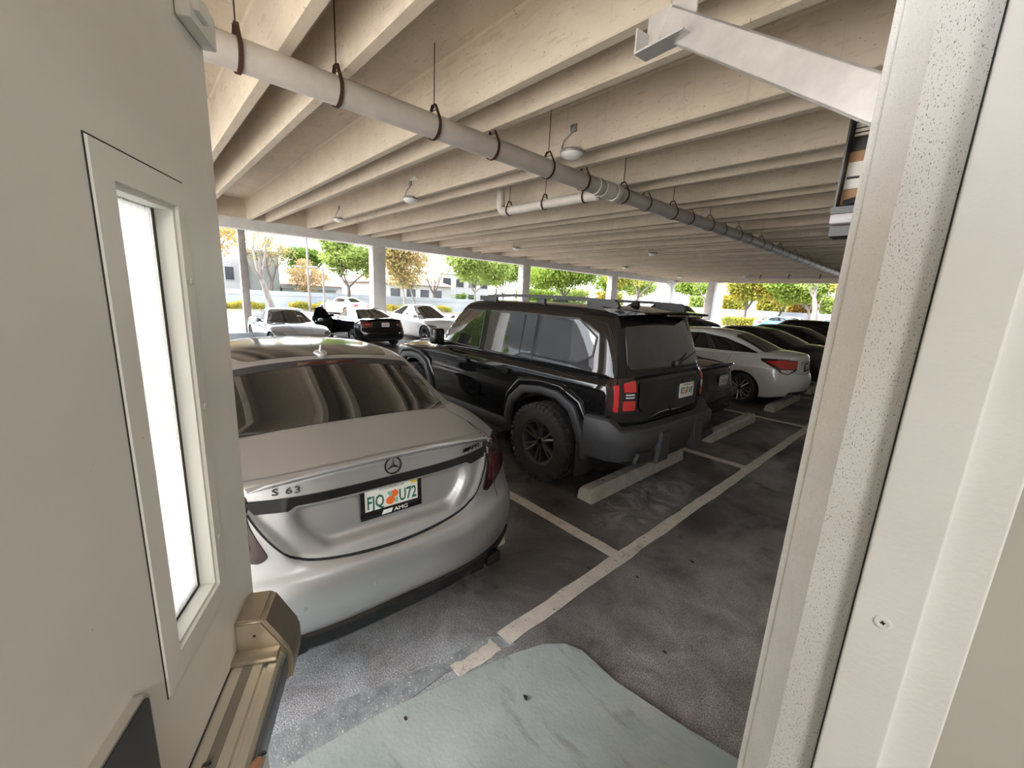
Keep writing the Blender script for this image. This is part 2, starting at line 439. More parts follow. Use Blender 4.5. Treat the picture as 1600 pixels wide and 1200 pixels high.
# ------------------------------------------------------------------ doorway wall, frame, lobby
DT = 2.31
tag(MB().box((-.112, .69, 0), (.068, Y1 + .5, ZD)).build('wall_right', M['wallw'], smooth=False), 'white garage wall running away beyond the door frame', 'wall', kind=S)
tag(MB().box((-.112, Y0 - .3, 0), (.068, -.42, ZD)).build('wall_left', M['wallw'], smooth=False), 'white garage wall on the hinge side of the door', 'wall', kind=S)
tag(MB().box((-.112, -.42, DT + .05), (.068, .69, ZD)).build('wall_above', M['wallw'], smooth=False), 'white wall above the doorway', 'wall', kind=S)
tag(MB().box((-.115, -2.2, -.3), (2.6, .90, .055)).build('floor_lobby', noisy('lobby_floor', (.36, .35, .33), (.30, .29, .28), 5, rough=.5), smooth=False), 'grey lobby floor behind the doorway', 'floor', kind=S)
tag(MB().box((.068, .76, .05), (2.6, .90, 2.75)).build('wall_lobby', M['lobby'], smooth=False), 'beige lobby wall beside the door frame', 'wall', kind=S)
tag(MB().box((2.5, -2.2, .05), (2.62, .90, 2.75)).build('wall_lobby_back', M['lobby'], smooth=False), 'beige lobby wall behind the viewer', 'wall', kind=S)
tag(MB().box((.068, -2.3, .05), (2.6, -2.2, 2.75)).build('wall_lobby_side', M['lobby'], smooth=False), 'beige lobby wall on the hinge side', 'wall', kind=S)
tag(MB().box((.068, -2.3, 2.7), (2.62, .90, 2.8)).build('ceiling_lobby', M['wallw'], smooth=False), 'white lobby ceiling', 'ceiling', kind=S)
# frame on the latch side: three strips with their own surfaces
def vprism(poly, z0, z1, name, mat, parent=None, bev=0):
    o = MB().prism(poly, z0, z1).build(name, mat, parent, smooth=False)
    if bev:
        md = o.modifiers.new('bevel', 'BEVEL'); md.width = bev; md.segments = 3; md.limit_method = 'ANGLE'
        for p in o.data.polygons: p.use_smooth = True
        sharp_by_angle(o.data, 60)
    return o
fr = empty('trim_1', (0, 0, 0)); tag(fr, 'white painted steel door frame with stop on the right', 'door frame', kind=S)
vprism([(-.0725, .635), (-.112, .682), (-.112, .75), (-.0725, .75)], .0, 2.9, 'outer_return', M['frame_rough'], fr, .002)
vprism([(-.118, .677), (-.110, .6775), (-.110, .70), (-.118, .70)], .0, 2.9, 'edge_bead', M['frame_rough'], fr, .002)
vprism([(-.0735, .6352), (-.018, .6352), (-.018, .75), (-.0735, .75)], .0, 2.36, 'rebate', M['frame_dirty'], fr)
vprism([(-.0275, .6335), (-.0262, .6335), (-.0262, .70), (-.0275, .70)], .0, 2.36, 'shadow_gap', M['gap'], fr)
vprism([(-.0250, .619), (.0322, .619), (.0322, .70), (-.0250, .70)], .0, 2.36, 'stop', M['frame'], fr, .0025)
vprism([(.031, .6365), (.0720, .6365), (.0720, .75), (.031, .75)], .0, 2.36, 'inner_rebate', M['frame'], fr, .002)
mb = MB(); mb.lathe([(0, 0), (.0078, 0), (.0082, .0006), (.0078, .0014), (.0050, .0017), (.0045, .0010), (0, .0010)], 24, Matrix.Translation((.0030, .6189, 1.545)) @ Matrix.Rotation(rad(90), 4, 'X'))
sc = mb.build('screw', M['frame'], fr)
mb = MB()
for a in (20, 110):
    mb.obox((.0030, .6177, 1.545), (math.cos(rad(a)), 0, math.sin(rad(a))), (0, 1, 0), (-math.sin(rad(a)), 0, math.cos(rad(a))), .0024, .0006, .0007)
mb.build('screw_slot', M['gap'], sc, smooth=False)
vprism([(-.135, .672), (-.095, .672), (-.095, .74), (-.135, .74)], 2.345, 2.9, 'head_end', M['frame'], fr, .003)
fh = empty('trim_2', (0, 0, 0)); tag(fh, 'white painted door frame head and hinge jamb', 'door frame', kind=S)
MB().box((-.105, -.40, DT + .012), (.07, .69, DT + .06)).build('head', M['frame'], fh, smooth=False)
MB().box((-.105, -.43, .05), (.07, -.345, DT + .06)).build('hinge_jamb', M['frame'], fh, smooth=False)

# ------------------------------------------------------------------ the open door
DA = rad(64); DD = Vector((-math.sin(DA), math.cos(DA), 0)); DN = Vector((math.cos(DA), math.sin(DA), 0))   # along the leaf, towards the lobby side
DH = Vector((-.07, -.30, 0))
DM = Matrix(((DD.x, DN.x, 0, DH.x), (DD.y, DN.y, 0, DH.y), (0, 0, 1, 0), (0, 0, 0, 1)))   # local x along leaf, y towards viewer, z up
door = empty('door_1', DH, 0); door.rotation_euler = (0, 0, math.atan2(DD.y, DD.x))
tag(door, 'open grey beige steel door with narrow window and push bar', 'door', kind=S)
# local frame of the empty: x along leaf, y = +90deg from x.  viewer side is -y.
def dpart(mb, name, mat, parent=door, **kw): return mb.build(name, mat, parent, **kw)
s0, s1, z0, z1 = .680, .812, 1.385, 2.000     # clear opening of the window
WL = .985
mb = MB()
zb, zt_ = .07, 2.335
for lo, hi in (((0, 0, zb), (s0, .045, zt_)), ((s1, 0, zb), (WL, .045, zt_)), ((s0, 0, zb), (s1, .045, z0)), ((s0, 0, z1), (s1, .045, zt_))):
    mb.box(lo, hi)
dpart(mb, 'leaf', M['doorp'], smooth=False)
# window kit: raised border with mitred, splayed inside
kit = MB()
a0, a1, b0, b1 = .637, .850, 1.335, 2.045
ring_o = [(a0, b0), (a1, b0), (a1, b1), (a0, b1)]; ring_m = [(s0 - .006, z0 - .008), (s1 + .008, z0 - .008), (s1 + .008, z1 + .008), (s0 - .006, z1 + .008)]
ring_i = [(s0, z0), (s1 - .002, z0), (s1 - .002, z1), (s0, z1)]
vs = [(p[0], 0.0, p[1]) for p in ring_o] + [(p[0], -.003, p[1]) for p in [(a0 + .002, b0 + .002), (a1 - .002, b0 + .002), (a1 - .002, b1 - .002), (a0 + .002, b1 - .002)]] + [(p[0], -.0042, p[1]) for p in ring_m] + [(p[0], .022, p[1]) for p in ring_i] + [(p[0], .034, p[1]) for p in ring_i]
fs = []
for r in range(4):
    for i in range(4):
        fs.append((r * 4 + i, r * 4 + (i + 1) % 4, (r + 1) * 4 + (i + 1) % 4, (r + 1) * 4 + i))
kit.add(vs, fs)
k_ = dpart(kit, 'window_frame', M['doorp'], smooth=False)
gm, gnt, gb = mat_new('frosted_glass')
gb.inputs['Transmission Weight'].default_value = .93; gb.inputs['IOR'].default_value = 1.02
gc, gf = noise_mix(gnt, coords(gnt, 'Object', (26, 1, 2)), 3, .3, .75, (.80, .82, .82), (.58, .60, .60))
gnt.links.new(gc, gb.inputs['Base Color'])
grr = N(gnt, 'ShaderNodeMapRange'); grr.inputs['To Min'].default_value = .16; grr.inputs['To Max'].default_value = .42
gnt.links.new(gf, grr.inputs['Value']); gnt.links.new(grr.outputs['Result'], gb.inputs['Roughness'])
gtr = N(gnt, 'ShaderNodeBsdfTranslucent'); gnt.links.new(gc, gtr.inputs['Color']); gmx = N(gnt, 'ShaderNodeMixShader'); gmx.inputs[0].default_value = .42
gnt.links.new(gb.outputs[0], gmx.inputs[1]); gnt.links.new(gtr.outputs[0], gmx.inputs[2]); gnt.links.new(gmx.outputs[0], gnt.nodes['Material Output'].inputs['Surface'])
M['dglass'] = gm
dpart(MB().box((s0 - .005, .024, z0 - .005), (s1, .030, z1 + .005)), 'glass_pane', M['dglass'], smooth=False)
dpart(MB().box((s1 - .006, .0215, z0), (s1 - .0025, .0235, z1)).box((s0, .0215, z0), (s1 - .002, .0235, z0 + .003)), 'glazing_seal', M['gap'], smooth=False)
for zz in (1.46, 1.70, 1.90):
    dpart(MB().lathe([(0, 0), (.005, 0), (.0052, .001), (.003, .0018), (0, .0012)], 16, Matrix.Translation((s1 + .022, -.005, zz)) @ Matrix.Rotation(rad(90), 4, 'X')), 'screw', M['doorp'])
dpart(MB().box((a0 - .0012, -.0010, b0 - .001), (a0 + .0004, .001, b1 + .001)).box((a0, -.0010, b1 - .0004), (a1, .001, b1 + .0012)), 'kit_joint', M['gap'], smooth=False)
# top latch plate at the free corner
dpart(MB().box((.885, -.022, 2.285), (.985, -.001, 2.335), .003).box((.895, -.030, 2.300), (.935, -.020, 2.325), .002), 'top_latch', M['doorp'])
# push bar
def brass(name, c1, c2): return noisy(name, c1, c2, 4, rough=.36, metal=.85, bs=.04, bscale=200, bdist=.001)
M['bar'] = brass('bar_satin', (.70, .66, .585), (.64, .595, .525)); M['cap'] = brass('bar_bronze', (.44, .385, .305), (.36, .31, .24))
M['rib'] = P('bar_ribs', (.24, .22, .19), .5, .6); M['blackp'] = P('black_plastic', (.018, .019, .022), .35)
M['padface'] = P('pad_face', (.10, .12, .14), .3, .2)
bar = MB(); zb_ = 1.115
prof = [(-.0, zb_ + .062), (-.0, zb_), (-.072, zb_), (-.086, zb_ + .012), (-.086, zb_ + .050), (-.078, zb_ + .060), (-.064, zb_ + .060), (-.062, zb_ + .056), (-.056, zb_ + .056), (-.054, zb_ + .062)]
n = len(prof); xs = (.06, .868)
bar.add([(x, p[0], p[1]) for x in xs for p in prof], [tuple(range(n)), tuple(range(2 * n - 1, n - 1, -1))] + [(i, n + i, n + (i + 1) % n, (i + 1) % n) for i in range(n)])
b_ = dpart(bar, 'push_bar', M['bar'], smooth=False)
mb = MB()
for i in range(8): mb.box((.06, -.0205 - i * .0022, zb_ + .0618), (.866, -.0218 - i * .0022, zb_ + .0630))
mb.build('ribbed_strip', M['rib'], b_, smooth=False)
MB().box((.08, -.091, zb_ + .006), (.860, -.0855, zb_ + .054), .002).build('pad_face', M['padface'], b_)
MB().box((.062, -.0012, zb_ - .004), (.868, .0004, zb_ + .066)).build('shadow_gap', M['gap'], b_, smooth=False)
# end cap: faceted housing higher than the bar
cz0, cz1 = zb_ - .02, zb_ + .138
prof2 = [(.002, cz0), (-.094, cz0), (-.100, cz0 + .02), (-.098, cz0 + .075), (-.052, cz1), (.002, cz1)]
bm = bmesh.new()
va = [bm.verts.new((.862, p[0], p[1])) for p in prof2]; vb = [bm.verts.new((.962, p[0] * .97, p[1] - .004)) for p in prof2]
bm.faces.new(va); bm.faces.new(vb[::-1])
for i in range(len(prof2)): bm.faces.new((va[i], vb[i], vb[(i + 1) % len(prof2)], va[(i + 1) % len(prof2)]))
bmesh.ops.recalc_face_normals(bm, faces=bm.faces[:]); bmesh.ops.bevel(bm, geom=bm.edges[:], offset=.007, segments=3, affect='EDGES')
MB().frombm(bm).build('end_cap', M['cap'], b_, auto=40)
MB().box((.835, -.080, cz0 + .082), (.866, .001, cz0 + .094), .003).build('cap_lip', M['cap'], b_)
MB().lathe([(0, 0), (.003, 0), (0, -.001)], 10, Matrix.Translation((.8615, -.035, zb_ + .105)) @ Matrix.Rotation(rad(90), 4, 'Y')).build('screw_hole', M['gap'], b_)
# black plate with rounded corners and pale edge
def rrect(x0, x1, y0, y1, r, k=6):
    pts = []
    for cx, cy, a in ((x1 - r, y0 + r, -90), (x1 - r, y1 - r, 0), (x0 + r, y1 - r, 90), (x0 + r, y0 + r, 180)):
        for i in range(k + 1):
            t = rad(a + 90 * i / k); pts.append((cx + r * math.cos(t), cy + r * math.sin(t)))
    return pts
XZ = Matrix(((1, 0, 0, 0), (0, 0, -1, 0), (0, 1, 0, 0), (0, 0, 0, 1)))   # (x,y,z)->(x,-z,y)
pl = dpart(MB().prism(rrect(.33, .581, 1.215, 1.412, .012), 0, .012, XZ), 'plate_rim', P('plate_rim', (.48, .46, .42), .35, .5), smooth=False)
MB().prism(rrect(.334, .577, 1.219, 1.408, .010), .012, .0135, XZ).build('plate_face', M['blackp'], pl, smooth=False)

# ------------------------------------------------------------------ steel brace beside the frame
br = empty('steel_brace', (-.24, 1.5, 2.43)); tag(br, 'pale steel channel brace slanting up from the door frame to a bracket', 'brace')
A = Vector((-1.055, 1.77, 3.055)); B = Vector((-.118, 1.52, 2.37))
ax = (B - A).normalized(); up = Vector((0, 0, 1)); sd_ = ax.cross(up).normalized(); nz_ = sd_.cross(ax).normalized()
L = (B - A).length; Mx = Matrix((( ax.x, sd_.x, nz_.x, A.x), (ax.y, sd_.y, nz_.y, A.y), (ax.z, sd_.z, nz_.z, A.z), (0, 0, 0, 1)))
def mbx(mb, lo, hi, Mt):
    t = MB().box(lo, hi); return mb.add([Mt @ Vector(v) for v in t.v], t.f)
mb = MB()
mbx(mb, (-.02, -.004, -.055), (L, .004, .055), Mx); mbx(mb, (-.02, -.045, -.055), (L, .004, -.048), Mx); mbx(mb, (-.02, -.045, .048), (L, .004, .055), Mx)
o = mb.build('channel', M['galv'], smooth=False); o.parent = br; o.matrix_parent_inverse = Matrix.Translation(-Vector(br.location))
mb = MB()
Mp = Matrix.Translation(A) @ Matrix.Rotation(rad(-6), 4, 'Z')
mbx(mb, (-.11, .006, -.09), (.12, .014, .07), Mp); mbx(mb, (-.11, -.07, -.098), (.12, .014, -.09), Mp); mbx(mb, (-.11, -.07, .0), (-.102, .014, -.09), Mp)
o = mb.build('bracket', M['galv'], smooth=False); o.parent = br; o.matrix_parent_inverse = Matrix.Translation(-Vector(br.location))
mb = MB(); mbx(mb, (-.01, .014, -.05), (.07, .022, 2.1), Mp); mbx(mb, (-.01, .014, -.05), (-.002, .08, 2.1), Mp)
o = mb.build('hanger_angle', M['galv'], smooth=False); o.parent = br; o.matrix_parent_inverse = Matrix.Translation(-Vector(br.location))

# ------------------------------------------------------------------ opened control box on the wall
cb = empty('mounted_control_box', (-.115, 1.95, 2.27)); tag(cb, 'opened black control box with brown board and loose cable on the wall', 'control box')
M['seam_dark'] = P('dark_print', (.02, .02, .02), .7)
cb.scale = (1.08, 1, 1)
def cpart(mb, name, mat, parent=cb, **kw):
    return mb.build(name, mat, parent, **kw)
cpart(MB().box((-.262, .05, -.01), (0, .062, .36)).box((-.262, -.01, -.01), (-.256, .062, .36)).box((-.262, -.01, .352), (0, .062, .36)), 'housing', M['blackp'], smooth=False)
cpart(MB().box((-.255, .040, .03), (-.004, .049, .212)), 'board', P('brown_board', (.34, .20, .10), .7), smooth=False)
cpart(MB().box((-.252, .036, .085), (-.19, .0395, .175)), 'label_sticker', P('sticker', (.62, .60, .56), .6), smooth=False)
cpart(MB().box((-.249, .0345, .118), (-.215, .0362, .126)), 'sticker_print', M['seam_dark'], smooth=False)
cpart(MB().box((-.250, .034, .262), (-.02, .048, .305)), 'cover_strip', P('cover_strip', (.58, .54, .46), .6), smooth=False)
cpart(MB().box((-.250, .030, .270), (-.04, .0345, .273)).box((-.250, .030, .285), (-.04, .0345, .288)), 'strip_print', M['seam_dark'], smooth=False)
cpart(MB().box((-.262, -.03, -.045), (0, .09, -.012), .004), 'tray', P('tray_grey', (.42, .41, .43), .4), auto=40)
cpart(MB().box((-.263, -.032, -.012), (0, .09, .012)).box((-.262, -.0, -.085), (0, .09, -.046)), 'tray_rim', M['blackp'], smooth=False)
cpart(MB().tube([(-.10, .02, .23), (-.17, .02, .20), (-.18, .02, .13), (-.14, .02, .08), (-.08, .02, .05)], .011, 10), 'cable', M['blackp'])
cpart(MB().tube([(-.07, .02, .23), (-.12, .015, .18), (-.11, .015, .11), (-.06, .02, .06)], .010, 10), 'cable', P('tan_cable', (.34, .27, .19), .6))
cpart(MB().tube([(-.24, .02, .03), (-.18, .015, .045), (-.12, .02, .035)], .014, 8), 'plug', M['blackp'])

# ------------------------------------------------------------------ drain pipes
def pz(y): return 4.15 + .10 * float(sstep(6, 16, y))
px_ = -5.38
pipe = empty('drain_pipe', (px_, 0, 0)); tag(pipe, 'large grey drain pipe running the length of the ceiling', 'pipe')
mb = MB(); ys = [.05] + list(np.arange(2, 37, 2.0)) + [36.6]
mb.tube([(0, y, pz(y)) for y in ys], .152, 28); o = mb.build('pipe_run', M['pvc'], pipe, auto=50)
def ring(y, r, w, name, mat):
    MB().tube([(0, y - w / 2, pz(y)), (0, y + w / 2, pz(y))], r, 28).build(name, mat, pipe, auto=50)
ring(.42, .166, .30, 'coupling', M['pvc2']); ring(7.02, .168, .10, 'coupling', M['pvc']); ring(7.36, .163, .34, 'tee_fitting', M['pvc2']); ring(7.64, .175, .12, 'coupling', M['pvc2']); ring(11.2, .160, .16, 'coupling', M['pvc']); ring(17.2, .160, .16, 'coupling', M['pvc'])
bp = empty('branch_pipe', (px_, 7.40, 4.1)); tag(bp, 'pale branch pipe with elbow running into the large drain pipe', 'pipe')
pts = [(-.175, .0, .0), (-.45, .0, .0), (-3.16, 0, 0)]
el = [(-3.16 - .20 * math.sin(t), 0, .20 - .20 * math.cos(t)) for t in np.linspace(0, math.pi / 2, 7)]
MB().tube(pts[:2] + el + [(-3.36, 0, 1.05)], .106, 20).build('pipe_run', M['pvc2'], bp, auto=50)
MB().tube([(-.34, 0, 0), (-.20, 0, 0)], .120, 20).build('coupling', M['pvc2'], bp, auto=50)
MB().tube([(-3.22, 0, 0), (-3.04, 0, 0)], .118, 20).build('coupling', M['pvc2'], bp, auto=50)
MB().tube([(-3.36, 0, .16), (-3.36, 0, .30)], .118, 20).build('coupling', M['pvc2'], bp, auto=50)
# far cross pipe
fp = empty('hanging_cross_pipe', (-5.38, 32.3, 4.15)); tag(fp, 'thin pipe with round flange crossing under the far ceiling', 'pipe')
MB().tube([(-.16, 0, 0), (-5.5, 0, 0)], .07, 14).build('pipe_run', M['pvc'], fp)
MB().tube([(-5.45, 0, 0), (-5.72, 0, 0)], .24, 18).build('flange', M['pvc2'], fp)
def hanger(x, y, zc, r, top, lab, grp, cross=False):
    h = empty('pipe_hanger', (x, y, zc), rad(90) if cross else 0, lab, 'pipe hanger', grp)
    # clevis strap: loop round the pipe rising to a yoke
    w_ = .022; mb = MB(); prof = []
    for t in np.linspace(-200, 20, 23):
        prof.append(((r + .012) * math.cos(rad(t)), (r + .012) * math.sin(rad(t))))
    prof = [(-.035, r + .115)] + prof + [(.035, r + .115)]
    out = [(p[0] * 1.0, p[1]) for p in prof]
    vs, fs = [], []
    for i, p in enumerate(out):
        a = Vector((p[0], p[1])); a2 = a * (1 + .007 / max(a.length, .05))
        for yy in (-w_, w_): vs.append((a.x, yy, a.y)); vs.append((a2.x, yy, a2.y))
    for i in range(len(out) - 1):
        b0 = i * 4; c0 = b0 + 4
        fs += [(b0, b0 + 2, c0 + 2, c0), (b0 + 1, c0 + 1, c0 + 3, b0 + 3), (b0, c0, c0 + 1, b0 + 1), (b0 + 2, b0 + 3, c0 + 3, c0 + 2)]
    mb.add(vs, fs); mb.box((-.04, -w_, r + .108), (.04, w_, r + .116)); mb.tube([(-r * .42, 0, r + .045), (r * .42, 0, r + .045)], .006, 6)
    mb.build('clevis', M['rust'], h, smooth=False)
    MB().tube([(0, 0, r + .07), (0, 0, top - zc)], .0075, 6).build('rod', M['rod'], h)
hy = [1.03, 2.0, 3.3, 4.34, 5.60, 6.60] + [a + 2.2 * k for k in range(13) for a in (7.95, 8.88)]
for i, y in enumerate(hy):
    if y > 36: break
    lab = {0: 'rusty strap hanger nearest the open door on the large drain pipe', 1: 'second rusty strap hanger on the large pipe from the door', 2: 'third rusty strap hanger on the large pipe from the door',
           3: 'fourth rusty strap hanger on the large pipe from the door', 4: 'rusty strap hanger on the large pipe in front of the ceiling lamp', 5: 'rusty strap hanger on the large pipe just before the branch joint'}.get(i, 'dark strap hanger on the far stretch of the large drain pipe')
    hanger(px_, y, pz(y), .152, ZD + .01, lab, 'strap hangers along the large drain pipe')
for i, x in enumerate((-3.0, -1.75, -.56)):
    hanger(px_ + x, 7.40, 4.1, .106, ZD + .01, ('small strap hanger at the elbow end of the branch pipe', 'small strap hanger in the middle of the branch pipe', 'small strap hanger of the branch pipe beside the large pipe')[i], 'strap hangers of the branch pipe', True)
for i, x in enumerate((-4.6, -2.9, -1.2)):
    hanger(px_ + x, 32.3, 4.15, .07, ZD + .01, 'dark hanger on the thin far cross pipe', 'hangers of the far cross pipe', True)

# ------------------------------------------------------------------ ceiling lamps and conduit
def lamp(x, y, zb, lab, arm=True):
    l = empty('ceiling_lamp', (x, y, zb), 0, lab, 'lamp', 'round lamps under the ribs')
    MB().box((-.06, -.02, .34), (.06, .07, .46), .006).build('junction_box', M['conduit'], l)
    MB().tube([(-.03, .0, .34), (-.17, -.03, .24), (-.20, -.05, .12), (-.08, -.06, .05)], .012, 8).build('cord', M['conduit'], l)
    MB().lathe([(0, .075), (.10, .07), (.19, .05), (.21, .03), (.20, .0), (.19, .0)], 24).build('lamp_body', M['conduit'], l)
    MB().lathe([(.195, .002), (.18, -.035), (.13, -.075), (.06, -.095), (0, -.10)], 24).build('lens', M['lens'], l)
for x, lab in ((-15.8, 'round ceiling lamp nearest the open side edge on the conduit'), (-10.6, 'round ceiling lamp with side sensor above the aisle'), (-5.02, 'round ceiling lamp behind the large drain pipe')):
    lamp(x, 5.80, 4.36, lab)
MB_s = MB().box((-10.52, 5.74, 4.80), (-10.22, 5.83, 4.87), .006)
tag(MB_s.build('motion_sensor', M['lens']), 'white sensor bar beside the aisle ceiling lamp', 'sensor')
for i, (x, y) in enumerate(((-15.8, 14.55), (-10.8, 19.0), (-16.4, 25.4), (-16.7, 34.2), (-11.3, 34.2))):
    lamp(x, y, 4.36, ('round ceiling lamp above the white electric car', 'round ceiling lamp on the fourth rib bay over the aisle', 'small round ceiling lamp above the third pillar',
                      'far round ceiling lamp beside the corner pillar', 'far round ceiling lamp left of the cross pipe')[i])
cdt = empty('conduit_line', (-.2, 5.84, 4.76)); tag(cdt, 'thin twin conduit clipped along the side of a ceiling rib', 'conduit')
MB().tube([(0, -.01, 0), (-15.6, -.01, 0)], .011, 8).build('conduit_run', M['conduit'], cdt)
MB().tube([(0, -.01, .045), (-5.2, -.01, .045)], .009, 8).build('conduit_run', M['conduit'], cdt)
for x in (-2.6, -4.3, -7.2, -8.8, -12.4, -14.1): MB().box((x - .02, -.02, -.02), (x + .02, .02, .065)).build('clip', M['rod'], cdt, smooth=False)

# ------------------------------------------------------------------ wheel stops
def wheel_stop(x, y0, lab):
    o = empty('wheel_stop', (x, y0, 0), 0, lab, 'wheel stop', 'concrete wheel stops of the near row')
    prof = [(-.09, 0), (.09, 0), (.075, .105), (.05, .135), (-.05, .135), (-.075, .105)]
    Ln = 1.93; vs = []; 
    for yy, s_ in ((0, .96), (.04, 1.0), (Ln - .04, 1.0), (Ln, .96)):
        vs += [(p[0] * s_, yy, p[1] * s_) for p in prof]
    n = len(prof); fs = [tuple(range(n)), tuple(range(4 * n - 1, 3 * n - 1, -1))]
    for j in range(3): fs += [(j * n + i, (j + 1) * n + i, (j + 1) * n + (i + 1) % n, j * n + (i + 1) % n) for i in range(n)]
    MB().add(vs, fs).build('block', M['stop'], o, smooth=False)
    for yy in (.3, Ln - .3): MB().tube([(0, yy, .13), (0, yy, .137)], .014, 10).build('pin', M['rod'], o)
wheel_stop(-2.16, 3.05, 'concrete wheel stop behind the black off-roader')
wheel_stop(-2.20, 5.92, 'concrete wheel stop behind the dark sedan')
wheel_stop(-2.20, 8.86, 'concrete wheel stop behind the white sedan')
wheel_stop(-2.20, 11.7, 'concrete wheel stop behind the first dark sedan past the white one')
wheel_stop(-2.20, .05, 'concrete wheel stop under the silver sedan rear')
flat('floor_bounce_slab', [(-6.1, Y0 - .5), (-.12, Y0 - .5), (-.12, -2.2), (-6.1, -2.2)], .004, noisy('bounce_slab_concrete', (.62, .58, .51), (.54, .50, .44), 1.0, rough=.85), 'unseen pale floor slab added at the near end to bounce sunlight inside', 'floor')  # unseen pale slab, added to bounce sunlight onto the ceiling and cars

# unseen lobby lamp behind the viewer, added to brighten door and frame
ll = empty('ceiling_lamp', (1.25, -.55, 2.7), 0, 'unseen square lamp added in the lobby to brighten door and frame', 'lamp')
MB().box((-.30, -.30, -.05), (.30, .30, 0), .01).build('housing', M['frame'], ll)
MB().box((-.27, -.27, -.058), (.27, .27, -.05)).build('diffuser', P('fill_lamp_diffuser', (.9, .88, .82), .5, emit=(1, .96, .90), es=LOBBY_FILL * .35), ll, smooth=False)
ld = bpy.data.lights.new('lobby_fill_light', 'AREA'); ld.shape = 'SQUARE'; ld.size = .54; ld.energy = LOBBY_FILL; ld.color = (1, .96, .90)
lo_ = bpy.data.objects.new('lobby_fill_light', ld); COL.objects.link(lo_); lo_.parent = ll; lo_.location = (0, 0, -.065)
# ------------------------------------------------------------------ outside ground, wall, houses
sp_ = [(-W - 1.0, FZ - .01), (-37.6, -.05), (-120, -.05), (-120, -.7), (-W - 1.0, -.7)]
mb_street = MB().add([(p[0], yy, p[1]) for yy in (-90, 150) for p in sp_], [tuple(range(5)), tuple(range(9, 4, -1))] + [(i, (i + 1) % 5, 5 + (i + 1) % 5, 5 + i) for i in range(5)])
tag(mb_street.build('ground_street', noisy('street_asphalt', (.20, .19, .175), (.165, .155, .145), .6, rough=.9), smooth=False), 'sunlit pale street beyond the open side', 'street', kind=S)
tag(MB().box((-W - 1.0, Y1 + .8, -.4), (80, 150, -.05)).build('ground_lot', noisy('lot_asphalt', (.22, .215, .20), (.18, .175, .165), .6, rough=.9), smooth=False), 'sunlit parking lot beyond the far end', 'ground', kind=S)
tag(MB().box((-W - 1.0, -90, -.4), (80, Y0 - .5, -.02)).build('ground_yard', noisy('yard_concrete', (.66, .63, .57), (.60, .57, .52), .6, rough=.9), smooth=False), 'sunlit pavement at the near end of the garage', 'ground', kind=S)
tag(MB().box((-39.2, -60, -.06), (-37.6, 120, .02)).build('ground_verge', noisy('verge_soil', (.33, .25, .17), (.22, .25, .10), 1.2, rough=.95), smooth=False), 'planted verge in front of the white boundary wall', 'verge', kind=S)
M['bwall'] = noisy('boundary_wall_paint', (.40, .43, .48), (.34, .37, .42), .8, rough=.85)
bw = empty('boundary_wall', (-40, 0, 0)); tag(bw, 'long low white boundary wall across the street', 'boundary wall', kind=S)
MB().box((-.1, -60, -.05), (.1, 95, 1.10)).build('panels', M['bwall'], bw, smooth=False)
MB().box((-.13, -60, 1.12), (.13, 95, 1.50)).build('coping', M['bwall'], bw, smooth=False)
MB().box((-.08, -60, 1.08), (.08, 95, 1.13)).build('groove', M['post'], bw, smooth=False)
ew = empty('boundary_wall', (-30, 66, 0)); tag(ew, 'white wall closing the far parking lot', 'boundary wall', kind=S)
MB().box((-10, 0, -.05), (40, .2, 1.9)).build('panels', M['bwall'], ew, smooth=False)

M['hwhite'] = noisy('house_white', (.46, .455, .44), (.41, .40, .39), .7, rough=.85)
M['hgrey'] = noisy('house_grey', (.20, .215, .195), (.17, .18, .165), .6, rough=.85)
M['tile'] = noisy('roof_tile', (.36, .19, .125), (.29, .15, .10), 3, rough=.8)
M['win'] = P('house_window', (.05, .055, .065), .15)
def house(name, x, y0, y1, h, depth, roof, label, wins, wall, roofh=1.5, rz_over=.5):
    b = empty(name, (x, (y0 + y1) / 2, 0)); tag(b, label, 'building')
    hy_ = (y1 - y0) / 2
    MB().box((-depth, -hy_, -.05), (0, hy_, h)).build('wall', wall, b, smooth=False)
    if roof:
        o_ = rz_over; mb = MB()
        vs = [(-depth - o_, -hy_ - o_, h), (o_, -hy_ - o_, h), (o_, hy_ + o_, h), (-depth - o_, hy_ + o_, h), (-depth / 2, -hy_ + depth * .35, h + roofh), (-depth / 2, hy_ - depth * .35, h + roofh)]
        mb.add(vs, [(0, 3, 2, 1), (0, 1, 4), (1, 2, 5, 4), (2, 3, 5), (3, 0, 4, 5)]); mb.build('roof', M['tile'], b, smooth=False)
    else:
        MB().box((-depth - .1, -hy_ - .1, h), (.12, hy_ + .1, h + .25)).build('parapet', wall, b, smooth=False)
    for (wy, wz, ww, wh) in wins:
        f = MB().box((-.02, wy - ww / 2 - .08, wz - .08), (.05, wy + ww / 2 + .08, wz + wh + .08)).build('window', M['hwhite'], b, smooth=False)
        MB().box((.0, wy - ww / 2, wz), (.07, wy + ww / 2, wz + wh)).build('pane', M['win'], f, smooth=False)
house('white_house', -48, -14, 8.4, 8.2, 10, False, 'tall white house behind the wall at far left with dark windows', [(y, z, 1.0, 1.3) for z in (2.0, 4.9) for y in (-6, -2, 2, 6.2)] + [(9.9, 2.3, .7, 1.2)], M['hwhite'])
house('grey_house', -46, 8.7, 10.9, 4.9, 6, False, 'grey green block behind the wall beside the bare tree', [], M['hgrey'])
house('grey_shed', -45.2, 11.05, 16.0, 1.75, 4, False, 'low grey shed roof just above the white wall', [], M['hgrey'])
house('tiled_house', -50, 13.2, 18.4, 2.2, 7, True, 'house with pink orange tiled roof left of the first pillar', [(0, .8, 1.2, 1.0)], M['hwhite'], 2.0)
